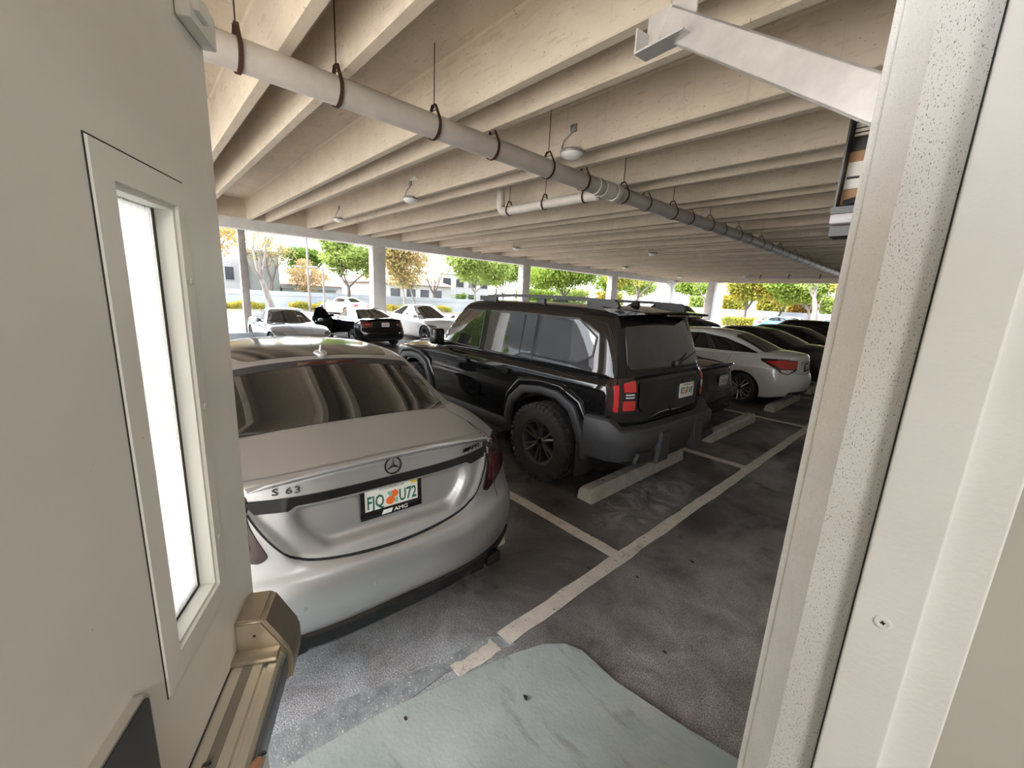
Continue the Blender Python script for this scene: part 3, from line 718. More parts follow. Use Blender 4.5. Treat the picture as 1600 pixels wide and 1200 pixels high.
house('tiled_house', -49, 21.5, 33.0, 3.0, 9, True, 'long white house with orange tiled roof right of the first pillar', [(y, .9, 1.3, 1.5) for y in (-4.6, -2.6, -.4, 1.6, 3.6)], M['hwhite'], 1.6)
house('white_house', -54, 34.5, 44, 5.0, 9, False, 'white two floor house behind the bright green tree', [(y, z, 1.4, 1.2) for z in (.9, 3.2) for y in (-3.6, -1.2, 1.2, 3.6)], M['hwhite'])
# building facing the near end (mirrored in the off-roader side)
M['nbw'] = noisy('render_grey', (.17, .165, .165), (.15, .145, .145), .6, rough=.8); M['nbb'] = noisy('render_pale', (.72, .74, .77), (.66, .68, .70), .6, rough=.8)
nb = empty('banded_building', (-21, -18, 0)); tag(nb, 'white building with grey bands facing the near end of the garage', 'building')
MB().box((-60, -10, 0), (0, 0, 10.2)).build('wall', M['nbw'], nb, smooth=False)
for z0_, z1_ in ((.6, 1.7), (4.4, 5.6), (8.7, 10.4)): MB().box((-60.2, -10.2, z0_), (.2, .25, z1_)).build('band', M['nbb'], nb, smooth=False)

# ------------------------------------------------------------------ trees
def leaf_mat(name, c1, c2, c3=None):
    m, nt, b = mat_new(name)
    v = coords(nt)
    c, _ = noise_mix(nt, v, 1.3, .35, .65, c1, c2, detail=4)
    if c3: c, _ = noise_mix(nt, v, .55, .50, .62, c, c3, detail=3)
    nt.links.new(c, b.inputs['Base Color']); b.inputs['Roughness'].default_value = .6; b.inputs['Specular IOR Level'].default_value = .2
    tr = N(nt, 'ShaderNodeBsdfTranslucent'); nt.links.new(c, tr.inputs['Color'])
    mx = N(nt, 'ShaderNodeMixShader'); mx.inputs[0].default_value = .45
    out = nt.nodes['Material Output']
    nt.links.new(b.outputs[0], mx.inputs[1]); nt.links.new(tr.outputs[0], mx.inputs[2]); nt.links.new(mx.outputs[0], out.inputs['Surface'])
    return m
LM = {'green': leaf_mat('leaf_green', (0.149, 0.223, 0.033), (0.223, 0.297, 0.050)), 'dark': leaf_mat('leaf_dark', (0.068, 0.135, 0.022), (0.135, 0.203, 0.033)),
      'light': leaf_mat('leaf_light', (0.216, 0.297, 0.066), (0.297, 0.365, 0.099)), 'yellow': leaf_mat('leaf_yellow', (0.338, 0.311, 0.055), (0.257, 0.297, 0.055), (0.405, 0.324, 0.055)),
      'orange': leaf_mat('leaf_orange', (0.419, 0.230, 0.050), (0.351, 0.257, 0.066), (0.419, 0.297, 0.066)), 'brown': leaf_mat('leaf_brown', (0.311, 0.209, 0.094), (0.270, 0.257, 0.094), (0.351, 0.243, 0.110)),
      'pink': leaf_mat('leaf_pink', (0.405, 0.284, 0.154), (0.351, 0.284, 0.121))}
M['bark'] = noisy('bark_grey', (.13, .108, .09), (.075, .06, .05), 5, rough=.9, vscale=(1, 1, .3)); M['barkw'] = noisy('bark_pale', (.25, .22, .195), (.16, .14, .125), 5, rough=.9, vscale=(1, 1, .3))

def grow(rng, height, fork, spread, levels, r0, lean=(0, 0)):
    """returns (tube list, tips)"""
    tubes, tips = [], []
    def rec(p, d, ln, r, lv):
        n = 5; pts, rs = [p], [r]; q = p.copy(); dd = d.copy()
        for i in range(n):
            dd = (dd + Vector(rng.normal(0, .10, 3)) + Vector((0, 0, .06))).normalized(); q = q + dd * ln / n
            pts.append(q.copy()); rs.append(r * (1 - .42 * (i + 1) / n))
        tubes.append((pts, rs, 7 if lv > 2 else 5))
        if lv == 0: tips.append(q); return
        if lv <= 2: tips.append(pts[3])
        k = int(rng.integers(2, 4)) + (1 if lv == levels else 0); ph = rng.uniform(0, 6.28)
        for j in range(k):
            a = ph + 6.283 * j / k + rng.uniform(-.4, .4); t = spread * rng.uniform(.6, 1.25)
            u = Vector((math.cos(a), math.sin(a), 0)); nd = (dd * math.cos(t) + u * math.sin(t)).normalized()
            rec(q, nd, ln * rng.uniform(.62, .86), rs[-1] * .72, lv - 1)
    rec(Vector((0, 0, -.1)), Vector((lean[0], lean[1], 1)).normalized(), fork, r0, levels)
    return tubes, tips
def tree(name, loc, label, height, fork, spread, levels, r0, leaf, n_leaf, size, cr, squash=.75, bark='bark', seed=1, lean=(0, 0), hang=0):
    rng = np.random.default_rng(seed)
    t = empty(name, loc, 0, label, 'tree', 'trees beyond the garage')
    tubes, tips = grow(rng, height, fork, spread, levels, r0, lean)
    top = max(q.z for q in tips); sc_ = height * .92 / top
    mb = MB()
    for pts, rs, n in tubes: mb.tube([p * sc_ for p in pts], rs, n, cap=False)
    mb.build('trunk', M[bark], t, auto=None, fix=False)
    if n_leaf:
        tips = np.array([q * sc_ for q in tips]); per = max(1, n_leaf // len(tips)); C_ = np.repeat(tips, per, 0)
        n = len(C_); g = rng.normal(0, 1, (n, 3)); g /= np.linalg.norm(g, axis=1)[:, None]
        C_ = C_ + g * (rng.random((n, 1)) ** .5) * cr * np.array([1, 1, squash])
        u = rng.normal(0, 1, (n, 3)); u /= np.linalg.norm(u, axis=1)[:, None]
        v = np.cross(u, rng.normal(0, 1, (n, 3))); v /= np.linalg.norm(v, axis=1)[:, None]
        s_ = size * rng.uniform(.6, 1.3, (n, 1)); u = u * s_; v = v * s_ * .6
        vs = np.stack([C_ - u, C_ + v * .9, C_ + u, C_ - v * .9], 1).reshape(-1, 3)
        me = bpy.data.meshes.new('foliage'); me.vertices.add(4 * n); me.vertices.foreach_set('co', vs.ravel())
        me.loops.add(4 * n); me.loops.foreach_set('vertex_index', np.arange(4 * n)); me.polygons.add(n)
        me.polygons.foreach_set('loop_start', np.arange(0, 4 * n, 4)); me.polygons.foreach_set('loop_total', np.full(n, 4)); me.update(calc_edges=True)
        link('foliage', me, LM[leaf], t, smooth=False)
    return t
G_ = [
 ('green_tree', (-53, 87, 0), 'far pale green tree seen left of the corner pillar', 9.0, 1.5, .72, 4, .2, 'light', 9000, .26, 1.7, 'bark', 201),
 ('green_tree', (-39.5, 87, 0), 'far green tree behind the corner pillar', 10.0, 1.5, .72, 4, .2, 'green', 9000, .26, 1.7, 'bark', 202),
 ('yellow_tree', (-26, 87, 0), 'far yellow tree behind the middle end pillar', 8.6, 1.5, .72, 4, .2, 'yellow', 11000, .28, 2.0, 'bark', 203),
 ('green_tree', (-12.5, 87, 0), 'far light green tree right of the middle end pillar', 8.6, 1.5, .72, 4, .2, 'light', 11000, .28, 2.0, 'bark', 204),
 ('yellow_tree', (1, 87, 0), 'far yellow tree behind the small orange tree', 8.6, 1.5, .72, 4, .2, 'yellow', 11000, .28, 2.0, 'bark', 205),
 ('bare_tree', (-31, 6.9, 0), 'bare many branched tree with pale trunk just right of the slim post', 8.2, 2.6, .42, 4, 0.230, 'yellow', 1170, .09, 0.50, 'barkw', 3),
 ('bare_tree', (-42.3, 9.0, 0), 'dark forked bare tree behind the white wall by the slim post', 8.0, 2.2, .55, 4, 0.297, 'brown', 1950, .09, 0.60, 'bark', 12),
 ('orange_tree', (-42.2, 3.9, 0), 'tree with orange leaves at the far left above the slim post', 8.0, 2.6, .55, 3, 0.230, 'orange', 5440, .12, 1.01, 'bark', 5),
 ('green_tree', (-37, 13.9, 0), 'bright green round tree just left of the first pillar', 7.6, 1.9, .62, 4, 0.230, 'light', 15300, .13, 0.95, 'bark', 21),
 ('dark_tree', (-64, 19, 0), 'darker green tree behind the pink leaved tree', 7.4, 2.2, .6, 3, 0.230, 'dark', 11050, .15, 1.23, 'bark', 33),
 ('pink_tree', (-43, 12.7, 0), 'small tree with pale pink orange leaves behind the wall', 4.6, 1.4, .6, 3, 0.115, 'pink', 4080, .09, 0.67, 'bark', 8),
 ('brown_tree', (-30.4, 16.2, 0), 'thin tree with brownish drooping leaves just right of the first pillar', 7.2, 2.8, .5, 3, 0.115, 'brown', 5780, .13, 1.12, 'barkw', 10),
 ('brown_tree', (-37.8, 21.2, 0), 'brown leaved tree in front of the long tiled house', 6.8, 2.5, .55, 3, 0.138, 'brown', 4420, .12, 1.01, 'barkw', 17),
 ('bare_tree', (-44.5, 27.4, 0), 'bare forked tree in front of the long tiled house', 7.0, 1.6, .6, 4, 0.297, 'yellow', 910, .09, 0.50, 'bark', 19),
 ('green_tree', (-34, 25.8, 0), 'pale green spreading tree right above the white electric car', 7.2, 2.2, .66, 4, 0.149, 'light', 15300, .14, 1.12, 'barkw', 24),
 ('green_tree', (-39, 33.8, 0), 'green tree left of the second pillar', 7.2, 2.0, .66, 4, 0.184, 'green', 12750, .14, 1.12, 'bark', 27),
 ('green_tree', (-32, 38.2, 0), 'wide bright green tree between the second and third pillars', 8.0, 2.1, .75, 4, 0.253, 'green', 20400, .16, 1.34, 'bark', 41),
 ('bare_tree', (-30, 50, 0), 'bare branched tree with few yellow leaves right of the third pillar', 9.0, 2.0, .62, 4, 0.324, 'yellow', 3380, .14, 0.90, 'bark', 45),
 ('bare_tree', (-25.3, 60.5, 0), 'pale bare tree between the two far pillars', 9.0, 2.0, .62, 4, 0.297, 'light', 3900, .15, 1.00, 'barkw', 46),
 ('yellow_tree', (-18.6, 57, 0), 'yellow green tree right of the far middle pillar', 6.9, 1.7, .62, 4, 0.230, 'yellow', 15300, .18, 1.46, 'bark', 52),
 ('orange_tree', (-17.4, 65.6, 0), 'orange leaved tree in the far end opening', 6.9, 1.7, .6, 4, 0.230, 'orange', 12750, .18, 1.34, 'bark', 55),
 ('green_tree', (-11.8, 57.6, 0), 'green tree at the right of the far end opening', 6.9, 1.7, .62, 4, 0.230, 'green', 15300, .18, 1.46, 'barkw', 58),
 ('orange_tree', (-7.6, 55.0, 0), 'small orange tree low at the right of the far end opening', 6.9, 1.7, .6, 3, 0.161, 'orange', 3060, .15, 0.90, 'barkw', 61),
 ('pale_tree', (-9.0, 45.2, 0), 'tall pale trunked tree at the right edge of the far end opening', 10, 4.2, .3, 3, 0.299, 'light', 2550, .16, 1.12, 'barkw', 64),
 ('green_tree', (-47.5, 49.0, 0), 'green tree far behind between the second and third pillars', 8.5, 2.2, .65, 3, 0.230, 'green', 10200, .18, 1.46, 'bark', 71),
 ('green_tree', (-29, -12, 0), 'green tree outside the near end of the garage', 8, 1.6, .7, 4, 0.253, 'green', 11900, .2, 1.34, 'bark', 83),
 ('green_tree', (-46.0, 38.4, 0), 'light green tree right of the white two floor house', 8.0, 2.0, .66, 4, .2, 'light', 9000, .18, 1.2, 'bark', 93),
 ('green_tree', (-38, 57, 0), 'green tree behind the bare yellow tree', 9.0, 2.0, .66, 4, .2, 'yellow', 9000, .2, 1.3, 'bark', 94),
 ('green_tree', (-45, 66, 0), 'far green tree between second and third pillars', 9.5, 1.5, .72, 4, .2, 'green', 9000, .26, 1.7, 'bark', 117),
 ('green_tree', (-52, 58, 0), 'far pale tree left of the third pillar', 10.5, 1.5, .72, 4, .2, 'light', 9000, .26, 1.7, 'bark', 118),
]
for g in G_:
    tree(g[0], g[1], g[2], g[3], g[4], g[5], g[6], g[7], g[8], g[9], g[10], g[11], bark=g[12], seed=g[13])
# palm-like clump behind the wall
pm = empty('palm_bush', (-42, 30.2, .6), 0, 'palm bush with arching fronds behind the white wall', 'plant')
mb = MB(); rng = np.random.default_rng(5)
for k in range(26):
    a = rng.uniform(0, 6.28); el0 = rng.uniform(.5, 1.35); L_ = rng.uniform(1.2, 1.9); pts = []
    for i in range(7):
        s_ = i / 6; rr = L_ * s_ * math.cos(el0) * (1 + .25 * s_); zz = .9 + L_ * (s_ * math.sin(el0) - .55 * s_ * s_)
        pts.append(Vector((rr * math.cos(a), rr * math.sin(a), zz)))
    sdv = Vector((-math.sin(a), math.cos(a), 0))
    for i in range(6):
        for sgn in (-1, 1):
            for f_ in (.15, .6):
                c0 = pts[i].lerp(pts[i + 1], f_); dv = (pts[i + 1] - pts[i]).normalized(); tip = c0 + sdv * sgn * .32 * (1 - .6 * i / 6) + dv * .2 - Vector((0, 0, .12))
                mb.add([c0, c0 + dv * .06, tip], [(0, 1, 2)])
mb.build('fronds', LM['dark'], pm, smooth=False, fix=False)
MB().tube([(0, 0, -.7), (0, 0, .95)], [.16, .13], 10).build('trunk', M['bark'], pm)
# hedges
def hedge(name, x0, x1, y0, y1, h, label, n, leaf='yellow', size=.10, seed=3):
    rng = np.random.default_rng(seed)
    c = np.column_stack([rng.uniform(x0, x1, n), rng.uniform(y0, y1, n), rng.random(n) ** .7 * h])
    u = rng.normal(0, 1, (n, 3)); u /= np.linalg.norm(u, axis=1)[:, None]; v = np.cross(u, rng.normal(0, 1, (n, 3))); v /= np.linalg.norm(v, axis=1)[:, None]
    s_ = size * rng.uniform(.6, 1.3, (n, 1)); u *= s_; v *= s_ * .6
    c[:, 2] += .1 * np.sin(c[:, 1] * 3.1) + .02
    vs = np.stack([c - u, c + v, c + u, c - v], 1).reshape(-1, 3); o0 = np.array([(x0 + x1) / 2, (y0 + y1) / 2, 0]); vs = vs - o0
    h_ = empty(name, o0, 0, label, 'hedge')
    link('foliage', mesh_from(vs, np.arange(4 * n).reshape(-1, 4)), LM[leaf], h_, smooth=False)
    mb = MB(); k = max(3, int((y1 - y0) / .5))
    for i in range(k): mb.tube([((x1 - x0) * rng.uniform(-.3, .3), -(y1 - y0) / 2 + (y1 - y0) * (i + .5) / k, -.05), (0, -(y1 - y0) / 2 + (y1 - y0) * (i + .5) / k, h * .7)], .02, 5)
    mb.build('stems', M['bark'], h_)
hedge('low_hedge', -39.1, -38.1, 1.0, 7.9, .55, 'low yellow green hedge at the wall foot left of the silver coupe', 2600, seed=3)
hedge('low_hedge', -39.1, -38.1, 9.8, 16.2, .60, 'low yellow green hedge at the wall foot behind the black sedan', 2600, seed=4)
hedge('low_hedge', -39.1, -38.1, 18.6, 26.0, .60, 'low yellow green hedge at the wall foot behind the white electric car', 2600, seed=5)
hedge('low_hedge', -18.6, -14.9, 49.4, 50.4, 1.05, 'clipped yellow green hedge beyond the far end opening', 2600, seed=6)
for i_, (x_, y_, hh, lf, lab) in enumerate([(-30, 70, 3.6, 'light', 'tall pale green shrub mass behind the corner pillar'), (-24.6, 70, 4.0, 'yellow', 'tall yellow green shrub mass left of the middle end pillar'),
        (-19.4, 69.5, 4.2, 'yellow', 'tall yellow shrub mass right of the middle end pillar'), (-15.4, 69, 4.4, 'orange', 'tall orange shrub mass behind the blue cars'), (-11.5, 69, 4.0, 'light', 'tall green shrub mass behind the pale trunk'), (-7.5, 68.5, 3.6, 'orange', 'tall orange brown shrub mass against the door frame')]):
    hedge('shrub', x_ - 1.75, x_ + 1.75, y_ - .8, y_ + .8, hh, lab, 3200, lf, .22, 30 + i_)
for i_, (x_, y_, hh, lf, lab) in enumerate([(-41.35, 42.2, 3.2, 'green', 'green shrub mass behind the wall left of the third pillar'), (-41.2, 50, 3.6, 'light', 'pale green shrub mass behind the wall right of the third pillar'), (-41.2, 60, 3.6, 'yellow', 'yellow green shrub mass behind the wall far along the street')]):
    hedge('shrub', x_ - .8, x_ + .8, y_ - 3.5, y_ + 3.5, hh, lab, 3200, lf, .2, 50 + i_)
# poles
def pole(x, y, h, r, label, head=True, wd='lamp post'):
    p = empty('lamp_post', (x, y, 0), 0, label, wd, 'street poles')
    MB().tube([(0, 0, -.05), (0, 0, h)], [r, r * .8], 12).build('pole', M['barkw'], p)
    if head:
        MB().tube([(0, 0, h - .05), (0, .5, h + .02)], .03, 8).tube([(0, 0, h - .05), (0, -.5, h + .02)], .03, 8).build('arm', M['barkw'], p)
        for s_ in (-1, 1): MB().box((-.14, s_ * .75 - .3, h), (.14, s_ * .75 + .3, h + .10), .03).build('lamp_head', M['conduit'], p)
    else:
        MB().box((-.03, -.16, h * .42), (.12, .16, h * .42 + .45)).build('notice', M['hwhite'], p, smooth=False)
pole(-37.0, 10.9, 3.5, .085, 'white lamp post with two flat heads above the silver coupe')
pole(-37.3, 11.0, 7.0, .11, 'tall plain utility pole with small notice above the silver coupe', False, 'pole')
pole(-34.6, 11.3, 3.45, .08, 'white lamp post with two flat heads beside the bright green round tree')
# ------------------------------------------------------------------ car building kit
def grid_box(us, vs, ws):
    """closed box surface grid; returns uvw (N,3), quads, boundary ring distance (in cells) to the nearest box edge"""
    nu, nv, nw = len(us), len(vs), len(ws); idx = {}; P_ = []; K = []
    def vid(i, j, k):
        key = (i, j, k)
        if key not in idx:
            idx[key] = len(P_); P_.append((us[i], vs[j], ws[k]))
            d = sorted((min(i, nu - 1 - i), min(j, nv - 1 - j), min(k, nw - 1 - k)))
            K.append(d[1])
        return idx[key]
    Q = []
    for i in range(nu - 1):
        for j in range(nv - 1):
            for k in (0, nw - 1): Q.append((vid(i, j, k), vid(i + 1, j, k), vid(i + 1, j + 1, k), vid(i, j + 1, k)))
    for i in range(nu - 1):
        for k in range(nw - 1):
            for j in (0, nv - 1): Q.append((vid(i, j, k), vid(i + 1, j, k), vid(i + 1, j, k + 1), vid(i, j, k + 1)))
    for j in range(nv - 1):
        for k in range(nw - 1):
            for i in (0, nu - 1): Q.append((vid(i, j, k), vid(i, j + 1, k), vid(i, j + 1, k + 1), vid(i, j, k + 1)))
    return np.array(P_, float), Q, np.array(K)

def relax(co, Q, wgt, it):
    n = len(co); e = set()
    for q in Q:
        for a, b in zip(q, q[1:] + q[:1]): e.add((min(a, b), max(a, b)))
    e = np.array(list(e)); deg = np.bincount(e.ravel(), minlength=n)[:, None]
    for _ in range(it):
        s = np.zeros_like(co); np.add.at(s, e[:, 0], co[e[:, 1]]); np.add.at(s, e[:, 1], co[e[:, 0]])
        co = co + wgt[:, None] * (s / deg - co)
    return co

def nodes(L, fine_end, coarse, a=.5):
    """stations 0..L: fine spacing over the first and last `a` metres"""
    n1 = max(2, int(round(a / fine_end))); n2 = max(2, int(round((L - 2 * a) / coarse)))
    return np.concatenate([np.linspace(0, a, n1 + 1)[:-1], np.linspace(a, L - a, n2 + 1)[:-1], np.linspace(L - a, L, n1 + 1)]) / L

class Car:
    """spec-driven body: local x forward from the rear, y left, z up"""
    def __init__(s, sp):
        s.sp = sp; L, Wd = sp['L'], sp['W'] / 2; s.L, s.Wd = L, Wd
        g = lambda k, d=None: curve(sp[k]) if k in sp else d
        zt, zb, hw = g('ztop'), g('zbot'), g('hw', curve([(0, 1.0)])); sec = g('sec'); rp, fp = g('rear'), g('front')
        rpl, fpl = sp.get('rplan', (.22, 3.0)), sp.get('fplan', (.40, 2.6)); crown = g('crown', curve([(0, .04)]))
        s.zt = zt
        us = nodes(L, sp.get('fine', .05), sp.get('coarse', .09), .45); nv = sp.get('nv', 19); nw = sp.get('nw', 15)
        vs = np.linspace(-1, 1, nv); ws = np.linspace(0, 1, nw)
        uvw, Q, K = grid_box(us, vs, ws); u, v, w_ = uvw.T
        x0 = u * L; top = zt(x0) - crown(x0) * np.abs(v) ** 2.4; bot = zb(x0)
        z = bot + (top - bot) * w_
        y = v * Wd * hw(x0) * sec(z)
        xr = rp(z) + rpl[0] * np.abs(v) ** rpl[1]; xf = fp(z) + fpl[0] * np.abs(v) ** fpl[1]
        x = x0 + xr * (1 - u) ** 9 - xf * u ** 9
        co = np.column_stack([x, y, z])
        if 'sculpt' in sp: co = sp['sculpt'](co, uvw)
        wt = np.where(K == 0, .6, np.where(K == 1, .35, np.where(K == 2, .15, 0.0)))
        if 'relaxmap' in sp: wt = np.maximum(wt, sp['relaxmap'](co, uvw))
        co = relax(co, Q, wt, sp.get('relax', 3))
        s.body = (co, Q)
        # cabin
        if 'cab' in sp:
            c = sp['cab']; nu = c.get('nu', 34); us = np.linspace(0, 1, nu); vs = np.linspace(-1, 1, c.get('nv', 17)); ws = np.linspace(0, 1, c.get('nw', 12))
            uvw, Q2, K = grid_box(us, vs, ws); u, v, w_ = uvw.T
            xb = c['b0'] + (c['b1'] - c['b0']) * u; xt = c['r0'] + (c['r1'] - c['r0']) * u
            zr = curve(c['roof']); hb = curve(c['hb']); hr = curve(c['hr'])
            z0 = zt(xb) - crown(xb) * np.abs(v) ** 2.4 - .03; z1 = zr(xt) - c.get('crown', .035) * np.abs(v) ** 2.2
            wp = w_ ** c.get('wp', 1.0)
            x = xb + (xt - xb) * w_; z = z0 + (z1 - z0) * w_
            bl = c.get('bulge', .03); bf = np.sin(np.pi * w_)
            x = x - bl * bf * (1 - u) ** 8 + bl * bf * u ** 8
            x = x + c.get('rc', .10) * np.abs(v) ** 2.2 * (1 - u) ** 6 - c.get('fc', .20) * np.abs(v) ** 2.2 * u ** 6
            y = v * (hb(xb) + (hr(xt) - hb(xb)) * w_ ** c.get('tum', 1.25)) * (1 + c.get('flare', .03) * (1 - w_) ** 6)
            co2 = np.column_stack([x, y, z])
            wt = np.where(K == 0, .6, np.where(K == 1, .4, np.where(K == 2, .2, 0.0)))
            co2 = relax(co2, Q2, wt, c.get('relax', 4)); s.cabin = (co2, Q2)
        else: s.cabin = None
        s.bvh = None
    def root(s, name, loc, rz, label, cat='car', group=None):
        s.o = empty(name, loc, rz, label, cat, group); return s.o
    def make(s, paint, dark, roof=None, arches=(), R=.36, width=.30):
        """build body and cabin meshes; arches: x stations"""
        co, Q = s.body; me = mesh_from(co, Q, 'body'); bm = bmesh.new(); bm.from_mesh(me); bmesh.ops.recalc_face_normals(bm, faces=bm.faces[:]); bm.to_mesh(me); bm.free()
        ob = bpy.data.objects.new('body_tmp', me); COL.objects.link(ob)
        cuts = []
        for ax in arches:
            for sg in (-1, 1):
                b2 = MB().tube([(ax, sg * (s.Wd - width), R * s.sp.get('archz', .98)), (ax, sg * (s.Wd + .2), R * s.sp.get('archz', .98))], R + s.sp.get('archgap', .055), 40)
                c_ = b2.build('cut_tmp', None, None, smooth=False); cuts.append(c_)
                md = ob.modifiers.new('b', 'BOOLEAN'); md.operation = 'DIFFERENCE'; md.solver = 'EXACT'; md.object = c_
        dg = bpy.context.evaluated_depsgraph_get(); ev = ob.evaluated_get(dg); me2 = bpy.data.meshes.new_from_object(ev)
        bpy.data.objects.remove(ob)
        for c_ in cuts: bpy.data.objects.remove(c_)
        me2.name = 'body'
        s.bo = link('body', me2, [paint, dark], s.o, True, s.sp.get('auto', 40))
        for p in me2.polygons:
            c = p.center
            for ax in arches:
                if abs(c.y) > s.Wd - width - .05 and (c.x - ax) ** 2 + (c.z - R * .98) ** 2 < (R + s.sp.get('archgap', .055) + .004) ** 2: p.material_index = 1
        vs = [Vector(q) for q in co]; fs = [tuple(q) for q in Q]
        if s.cabin:
            co2, Q2 = s.cabin; me = mesh_from(co2, Q2, 'cabin'); bm = bmesh.new(); bm.from_mesh(me); bmesh.ops.recalc_face_normals(bm, faces=bm.faces[:]); bm.to_mesh(me); bm.free()
            s.co = link('cabin', me, roof or paint, s.o, True, s.sp.get('cauto', 45))
            b = len(vs); vs += [Vector(q) for q in co2]; fs += [tuple(i + b for i in q) for q in Q2]
        s.bvh = BVHTree.FromPolygons(vs, fs)
        return s
    def cast(s, p, d):
        d = Vector(d).normalized(); o = Vector(p) - d * 6
        h = s.bvh.ray_cast(o, d)
        if h[0] is None:
            h = s.bvh.find_nearest(Vector(p))
        return h[0]
    def proj2(s, pts, view):
        """2-D outline -> 3-D points and direction for a named view"""
        if view == 'rear': return [Vector((0, p[0], p[1])) for p in pts], Vector((1, 0, 0))
        if view == 'front': return [Vector((s.L, p[0], p[1])) for p in pts], Vector((-1, 0, 0))
        if view == 'left': return [Vector((p[0], s.Wd, p[1])) for p in pts], Vector((0, -1, 0))
        if view == 'right': return [Vector((p[0], -s.Wd, p[1])) for p in pts], Vector((0, 1, 0))
        if view == 'top': return [Vector((p[0], p[1], 1.5)) for p in pts], Vector((0, 0, -1))
        d = Vector(view).normalized(); return [Vector(p) for p in pts], d
    def patch(s, name, pts, view, mat, off=.004, res=.06, parent=None, skirt=.012, round_=0, auto=40, holes=None):
        P3, d = s.proj2(pts, view)
        a = Vector((0, 0, 1)) if abs(d.z) < .8 else Vector((1, 0, 0)); e1 = d.cross(a).normalized(); e2 = e1.cross(d).normalized()
        P2 = [(p.dot(e1), p.dot(e2)) for p in P3]; dep = sum(p.dot(d) for p in P3) / len(P3)
        if round_: P2 = round_poly(P2, round_)
        bm = bmesh.new(); bm.faces.new([bm.verts.new((p[0], p[1], 0)) for p in P2])
        for ax in (0, 1):
            lo = min(p[ax] for p in P2); hi = max(p[ax] for p in P2); n = int((hi - lo) / res)
            for i in range(1, n + 1):
                q = lo + (hi - lo) * i / (n + 1); co = [0, 0, 0]; co[ax] = q; no = [0, 0, 0]; no[ax] = 1
                bmesh.ops.bisect_plane(bm, geom=bm.verts[:] + bm.edges[:] + bm.faces[:], plane_co=co, plane_no=no, dist=1e-5)
        base = {}
        for v in bm.verts:
            p = e1 * v.co.x + e2 * v.co.y + d * dep; h = s.cast(p, d); base[v] = h
        be = [e for e in bm.edges if e.is_boundary]
        if skirt:
            r = bmesh.ops.extrude_edge_only(bm, edges=be); nv = [g for g in r['geom'] if isinstance(g, bmesh.types.BMVert)]
            # map new verts to old by position
            old = {}
            for v, h in base.items(): old[(round(v.co.x, 6), round(v.co.y, 6))] = h
            for v in nv: v.co = old[(round(v.co.x, 6), round(v.co.y, 6))] + d * skirt
        for v, h in base.items(): v.co = h - d * off
        bmesh.ops.recalc_face_normals(bm, faces=bm.faces[:])
        # make sure the outside faces against d
        f0 = max(bm.faces, key=lambda f: f.calc_area())
        if f0.normal.dot(d) > 0: bmesh.ops.reverse_faces(bm, faces=bm.faces[:])
        me = bpy.data.meshes.new(name); bm.to_mesh(me); bm.free()
        return link(name, me, mat, parent or s.o, True, auto)
    def seam(s, name, pts, view, mat, wd=.006, off=.0012, parent=None, closed=False, step=.025, soft=0):
        for _ in range(soft):
            q_ = [pts[0]]
            for a, b in zip(pts, pts[1:]): q_ += [tuple(.75 * i + .25 * j for i, j in zip(a, b)), tuple(.25 * i + .75 * j for i, j in zip(a, b))]
            pts = q_ + [pts[-1]]
        P3, d = s.proj2(pts, view)
        if closed: P3 = P3 + [P3[0]]
        Q = []
        for a, b in zip(P3, P3[1:]):
            n = max(1, int((b - a).length / step))
            Q += [a.lerp(b, i / n) for i in range(n)]
        Q.append(P3[-1]); vs, fs = [], []
        for i, p in enumerate(Q):
            t = Q[min(i + 1, len(Q) - 1)] - Q[max(i - 1, 0)]
            nrm = t.cross(d).normalized() if t.length > 1e-9 else Vector((0, 0, 1))
            for k in (-1, 1): vs.append(s.cast(p + nrm * k * wd / 2, d) - d * off)
        for i in range(len(Q) - 1):
            if (vs[2 * i] - vs[2 * i + 2]).length < .2: fs.append((2 * i, 2 * i + 1, 2 * i + 3, 2 * i + 2))
        return link(name, mesh_from(vs, fs, name), mat, parent or s.o, False)
    def strip(s, name, inner, outer, view, mat, off=.02, deep=.03, parent=None, lip=.006, auto=50):
        """raised band between two matching outlines (wheel arch mouldings)"""
        Pi, d = s.proj2(inner, view); Po, d = s.proj2(outer, view); vs, fs = [], []
        offs = off if isinstance(off, (list, tuple)) else [off] * len(Pi)
        for a, b, o_ in zip(Pi, Po, offs):
            ha, hb = s.cast(a, d), s.cast(b, d); dep = min(ha.dot(d), hb.dot(d)); t = (b - a).normalized()
            qa, qb = a - d * (a.dot(d) - dep), b - d * (b.dot(d) - dep)
            vs += [qa + d * deep, qa - d * (o_ - lip), qa + t * lip - d * o_, qb - t * lip - d * o_, qb - d * (o_ - lip), qb + d * deep]
        n = len(Pi)
        for i in range(n - 1):
            for k in range(5): fs.append((i * 6 + k, i * 6 + k + 1, i * 6 + k + 7, i * 6 + k + 6))
        fs += [tuple(range(6)), tuple(range(n * 6 - 1, n * 6 - 7, -1))]
        mb = MB().add(vs, fs); return mb.build(name, mat, parent or s.o, auto=auto)
    def both(s, fn, name, pts, mat, **kw):
        """same outline on the left and right sides"""
        return [fn(name, pts, 'left', mat, **kw), fn(name, pts, 'right', mat, **kw)]

def round_poly(P2, r, k=4):
    out = []; n = len(P2)
    for i in range(n):
        p = Vector(P2[i]); a = Vector(P2[i - 1]); b = Vector(P2[(i + 1) % n]); da, db = a - p, b - p
        q = min(r, da.length * .45, db.length * .45); p1 = p + da.normalized() * q; p2 = p + db.normalized() * q
        for j in range(k + 1):
            t = j / k; out.append(tuple(((1 - t) ** 2) * p1 + 2 * t * (1 - t) * p + t * t * p2))
    return out

